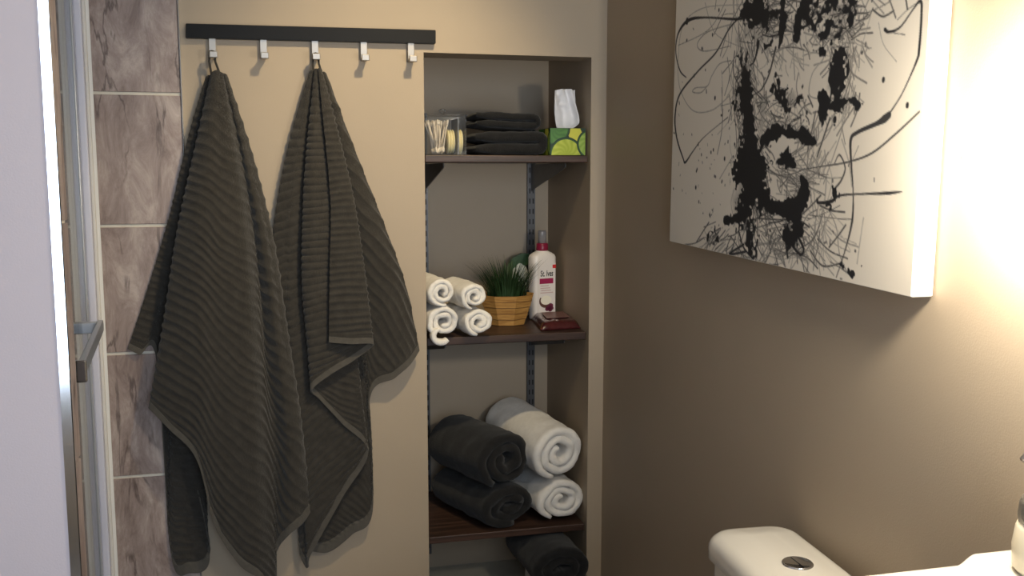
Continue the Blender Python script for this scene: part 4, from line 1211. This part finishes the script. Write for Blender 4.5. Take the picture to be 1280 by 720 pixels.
scrib(1000, 100, 6, 30, 16, 1.6, .3, 26, val=.4); scrib(960, 315, 24, 10, 34, 1.0, .9, 30, val=.6); scrib(1020, 280, 12, 30, 26, 1.7, .5, 44, val=.4)
scrib(978, 60, 12, 20, 26, 1.2, .5, 22, val=.45); scrib(1040, 50, 22, 10, 40, .5, .8, 16, val=.6); scrib(948, 190, 8, 30, 40, 1.4, .4, 24, val=.7); scrib(972, 150, 16, 12, 24, 1.2, .7, 14, val=.5); scrib(1000, -40, 44, 24, 110, -.9, .8, 40); scrib(940, -60, 20, 40, 60, 1.3, .5, 60); scrib(1070, -60, 20, 40, 50, 1.7, .5, 60)
dabp(985, -70, 70, 22, .6, scratch=.6); dabp(925, -50, 14, 40, .7)
for k in range(150):
    x, y = 845 + rng.rand() * 250, rng.rand() * 350
    if rng.rand() < .6: x, y = 900 + rng.randn() * 40, 200 + rng.randn() * 90
    yy, z2 = cvp(x, y); line([(yy, z2), (yy + rng.randn() * .002, z2 + rng.randn() * .003)], abs(rng.randn()) * .0011 + .0005, rng.uniform(.5, 1))
for (x, y, r) in ((894, 122, 2), (868, 94, 1.5), (882, 87, 1), (891, 43, 1.6), (899, 12, 1.6), (859, 26, 4), (970, 93, 2.5), (870, 234, 2), (906, 198, 2), (889, 190, 1.5), (892, 187, 1.5), (1105, 99, 2), (1135, 131, 2), (1009, 140, 1.8), (1044, 149, 3), (1073, 133, 2.5), (877, 193, 1.2)):
    yy, z2 = cvp(x, y); line([(yy, z2), (yy, z2 - .002)], r * .0016, .95)
tone = 0.94 + 0.06 * vnoise(.12, .12, 9)
def art(u, v):
    c = np.zeros(u.shape + (3,))
    base = np.array([226, 217, 202.]); dark = np.array([22, 23, 27.])
    c[:] = base * (0.97 + 0.03 * tone[..., None])
    return c + (dark - c) * np.clip(ink, 0, 1)[..., None]
o3 = TC @ Vector((-0.0006, 0.0015, 0.0015))
du = TC.to_3x3() @ Vector((0, CW - 0.003, 0)); dz_ = TC.to_3x3() @ Vector((0, 0, CH - 0.003))
colour_grid('ink_portrait', tuple(o3), tuple(du), tuple(dz_), nu, nvv, art, M['print'], cv)

# ------------------------------------------------------------------ toilet
ZLID = P(997, 706, 'x', XR - 0.10).z
LX = XR - 0.10
lc = P(997, 706, 'z', ZLID)
tank_far = P(983, 662, 'z', ZLID); tank_ff = P(884, 681, 'z', ZLID)
TW, TD_ = 0.37, 0.165
yc = -1.215; xc = XR - 0.022 - TD_ / 2
TT = Matrix.Translation((xc, yc, 0)) @ Matrix.Rotation(math.radians(-3.0), 4, 'Z')
toi = thing('toilet', 'white porcelain toilet with a rounded tank lid and chrome button', 'toilet', (xc - 0.2, yc, 0))
def rounded_slab(name, x0, x1, y0, y1, z0, z1, rc, re, m, parent, T, crown=0.0, draft=0.0):
    """box with rounded plan corners, a rounded top edge and slight crown"""
    prof = [(draft, z0), (0, z1 - re)] + [(re * (1 - math.cos(a)), z1 - re + re * math.sin(a)) for a in np.linspace(0.25, math.pi / 2, 6)]
    def ring(ins, z, n=8):
        r = max(rc - ins * 0.6, 0.004); X0, X1, Y0, Y1 = x0 + ins, x1 - ins, y0 + ins, y1 - ins
        pts = []
        for (cx, cy, s) in ((X1 - r, Y1 - r, 0), (X0 + r, Y1 - r, 1), (X0 + r, Y0 + r, 2), (X1 - r, Y0 + r, 3)):
            for k in range(n + 1):
                a = math.pi / 2 * (s + k / n); pts.append((cx + r * math.cos(a), cy + r * math.sin(a), z))
        return pts
    rings = [ring(i, z) for (i, z) in prof]
    mn = min(x1 - x0, y1 - y0) / 2
    for q in (0.25, 0.5, 0.75):
        rings.append(ring(re + (mn - re) * q * 0.9, z1 + crown * math.sin(q * math.pi / 2)))
    n = len(rings[0]); v = [T @ Vector(p) for r in rings for p in r]; f = []
    for i in range(len(rings) - 1):
        for k in range(n): f.append((i * n + k, i * n + (k + 1) % n, (i + 1) * n + (k + 1) % n, (i + 1) * n + k))
    f.append(tuple(range(n - 1, -1, -1))); f.append(tuple(range((len(rings) - 1) * n, len(rings) * n)))
    return mesh_obj(name, v, f, m, parent, True)
zl = ZLID
lidp = rounded_slab('tank_lid', -TD_ / 2, TD_ / 2, -TW / 2, TW / 2, zl - 0.042, zl, 0.045, 0.026, M['porcelain'], toi, TT, 0.006)
rounded_slab('tank', -TD_ / 2 + 0.012, TD_ / 2 - 0.004, -TW / 2 + 0.012, TW / 2 - 0.012, 0.38, zl - 0.0445, 0.03, 0.006, M['porcelain'], toi, TT)
bc = P(997, 706, 'z', zl + 0.004)
bt = lathe('flush_button', [(0.024, -0.004), (0.024, 0.003), (0.0225, 0.0045), (0.0215, 0.0035), (0, 0.0035)], (bc.x, bc.y, zl + 0.004), M['chrome'], lidp, 32)
box('button_gap', bc.x - 0.0007, bc.x + 0.0007, bc.y - 0.021, bc.y + 0.021, zl + 0.0072, zl + 0.0078, M['slot'], bt)
# bowl and seat
bowl = [(0.10, 0.0), (0.105, 0.03), (0.09, 0.10), (0.10, 0.2), (0.15, 0.31), (0.185, 0.375), (0.19, 0.40), (0.15, 0.40), (0.12, 0.33), (0.05, 0.24), (0, 0.22)]
lathe('bowl', bowl, (xc - 0.36, yc, 0), M['porcelain'], toi, 40, 1.28, 1.0)
rounded_slab('pedestal', xc - 0.28, xc + 0.03, yc - 0.10, yc + 0.10, 0, 0.38, 0.05, 0.01, M['porcelain'], toi, Matrix.Identity(4))
lathe('seat', [(0.11, 0.402), (0.195, 0.402), (0.198, 0.412), (0.19, 0.42), (0.115, 0.42), (0.11, 0.402)], (xc - 0.36, yc, 0), M['porcelain'], toi, 40, 1.26, 1.0)
lathe('seat_cover', [(0.195, 0.4215), (0.196, 0.432), (0.17, 0.440), (0, 0.443)], (xc - 0.36, yc, 0), M['porcelain'], toi, 40, 1.26, 1.0)

# ------------------------------------------------------------------ vanity with porcelain basin top
YV = -D + 0.915
ZV = P(1150, 709, 'y', YV).z
ZR = P(1235, 687.5, 'y', YV).z
xs0, xs1 = P(1193, 703, 'y', YV).x, P(1216, 690, 'y', YV).x
VX0 = XR - 0.50; VY1 = YV; VY0 = YV - 0.62
van = thing('vanity', 'white vanity with a porcelain basin top and raised rear ledge', 'vanity', ((VX0 + XR) / 2, (VY0 + VY1) / 2, 0))
# cross-section along x swept in y with a basin hollow
nxg, nyg = 70, 56
def top_z(x, y):
    s = min(max((x - xs0) / (xs1 - xs0), 0), 1); s = s * s * (3 - 2 * s)
    z = ZV + (ZR - ZV) * s + 0.0
    ex = min(x - VX0, XR - 0.003 - x + 1.0); ey = min(y - VY0, VY1 - y)
    e = min(ex, ey)
    if e < 0.008: z -= 0.008 - math.sqrt(max(0, 0.008 ** 2 - (0.008 - e) ** 2))
    d = math.hypot((x - (VX0 + 0.19)) / 0.15, (y - (VY0 + VY1) / 2) / 0.23)
    if d < 1: z -= 0.13 * (1 - d ** 2.5)
    return z
xsg = np.unique(np.concatenate([np.linspace(VX0, XR - 0.002, nxg), np.linspace(VX0, VX0 + 0.008, 5), np.linspace(xs0, xs1, 12)]))
ysg = np.unique(np.concatenate([np.linspace(VY0, VY1, nyg), np.linspace(VY0, VY0 + 0.008, 5), np.linspace(VY1 - 0.008, VY1, 5)]))
v = [(x, y, top_z(x, y)) for y in ysg for x in xsg]
nX, nY = len(xsg), len(ysg)
f = [(j * nX + i, j * nX + i + 1, (j + 1) * nX + i + 1, (j + 1) * nX + i) for j in range(nY - 1) for i in range(nX - 1)]
b0 = len(v)
per_ = [i for i in range(nX)] + [(j + 1) * nX + nX - 1 for j in range(nY - 1)] + [(nY - 1) * nX + i for i in range(nX - 2, -1, -1)] + [j * nX for j in range(nY - 2, 0, -1)]
v += [(v[i][0], v[i][1], ZV - 0.045) for i in per_]
for k in range(len(per_)):
    q = (k + 1) % len(per_)
    f.append((per_[q], per_[k], b0 + k, b0 + q))
mesh_obj('basin_top', v, f, M['porcelain'], van, True)
cab = box('cabinet', VX0 + 0.02, XR - 0.014, VY0 + 0.015, VY1 - 0.015, 0.0, ZV - 0.135, M['cabinet'], van, 0.002)
box('apron', VX0 + 0.02, VX0 + 0.035, VY0 + 0.015, VY1 - 0.015, ZV - 0.1345, ZV - 0.045, M['cabinet'], van)
box('apron', VX0 + 0.035, XR - 0.014, VY1 - 0.03, VY1 - 0.015, ZV - 0.1345, ZV - 0.045, M['cabinet'], van)
for k in (0, 1):
    a = VY0 + 0.02 + k * (VY1 - VY0 - 0.04) / 2
    dr = box('door', VX0 + 0.004, VX0 + 0.0195, a + 0.004, a + (VY1 - VY0 - 0.04) / 2 - 0.004, 0.1, ZV - 0.15, M['cabinet'], van, 0.003)
    lathe('knob', [(0.005, 0), (0.005, 0.01), (0.012, 0.016), (0.012, 0.022), (0, 0.024)], (VX0 + 0.004, a + (0.26 if k == 0 else 0.03), ZV - 0.3), M['nickel'], dr, 16, T=Matrix.Rotation(-math.pi / 2, 3, 'Y'))
fa = thing('faucet', 'chrome basin faucet on the raised ledge of the vanity', 'faucet', (XR - 0.075, (VY0 + VY1) / 2, ZR))
fx, fy = XR - 0.075, (VY0 + VY1) / 2
lathe('body', [(0.026, 0), (0.026, 0.008), (0.018, 0.014), (0.017, 0.09), (0.012, 0.1), (0, 0.102)], (fx, fy, ZR), M['chrome'], fa, 24)
tube('spout', [(fx, fy, ZR + 0.06), (fx - 0.05, fy, ZR + 0.085), (fx - 0.10, fy, ZR + 0.08), (fx - 0.125, fy, ZR + 0.055)], 0.011, M['chrome'], fa, 14)
tube('lever', [(fx, fy, ZR + 0.098), (fx + 0.02, fy, ZR + 0.12), (fx + 0.045, fy, ZR + 0.135)], 0.006, M['chrome'], fa, 10)

# soap dispenser on the ledge
sj = Vector((XR - 0.056, YV - 0.075, ZR))
sd = thing('soap_dispenser', 'cream soap dispenser with a hammered silver collar on the vanity ledge', 'soap dispenser', sj)
lathe('body', [(0.036, 0.0005), (0.040, 0.006), (0.0415, 0.03), (0.039, 0.05), (0.036, 0.058)], sj, M['cream'], sd, 36)
lathe('collar', [(0.0365, 0.0575), (0.0375, 0.064), (0.0365, 0.078), (0.034, 0.084), (0.016, 0.09), (0.014, 0.098), (0, 0.099)], sj, M['silver'], sd, 36)
tube('pump', [sj + Vector((0, 0, 0.097)), sj + Vector((0, 0, 0.135)), sj + Vector((-0.012, 0.0, 0.142)), sj + Vector((-0.04, 0.0, 0.14)), sj + Vector((-0.048, 0, 0.132))], [.006, .006, .0065, .0055, .004], M['nickel'], sd, 12)

# ------------------------------------------------------------------ wall lamp by the vanity (beyond the right edge of the picture)
lf = P(1338, 172, 'x', XR)
lamp = thing('wall_lamp', 'nickel wall lamp with a frosted glowing globe beside the canvas', 'wall lamp', (XR, lf.y, lf.z - 0.06))
lathe('backplate', [(0.055, 0), (0.055, 0.010), (0.048, 0.016), (0, 0.017)], (XR, lf.y, lf.z), M['nickel'], lamp, 32, T=Matrix.Rotation(-math.pi / 2, 3, 'Y'))
tube('arm', [(XR - 0.015, lf.y, lf.z), (XR - 0.05, lf.y, lf.z - 0.012)], 0.008, M['nickel'], lamp, 12)
gr = 0.042
lathe('globe', [(max(1e-4, gr * math.sin(a)), -gr * math.cos(a)) for a in np.linspace(0, math.pi, 20)], (XR - 0.088, lf.y, lf.z - 0.012), M['lampglass'], lamp, 32)

# unseen ceiling downlight, added as housing for the spot warming the back wall
cp = thing('added_downlight', 'added round nickel downlight in the ceiling, warming the wall by the coat rail', 'added ceiling lamp', (SPOT_AT[0], SPOT_AT[1], ZC))
Rq = (Vector(SPOT_TO) - Vector(SPOT_AT)).to_track_quat('Z', 'Y').to_matrix()
lathe('trim_ring', [(0.075, 0), (0.075, -0.006), (0.055, -0.01), (0.05, -0.002), (0.05, 0)], (SPOT_AT[0], SPOT_AT[1], ZC), M['nickel'], cp, 36)
lathe('can', [(0.0, -0.075), (0.038, -0.07), (0.045, -0.03), (0.045, -0.012)], SPOT_AT, M['nickel'], cp, 32, T=Rq)
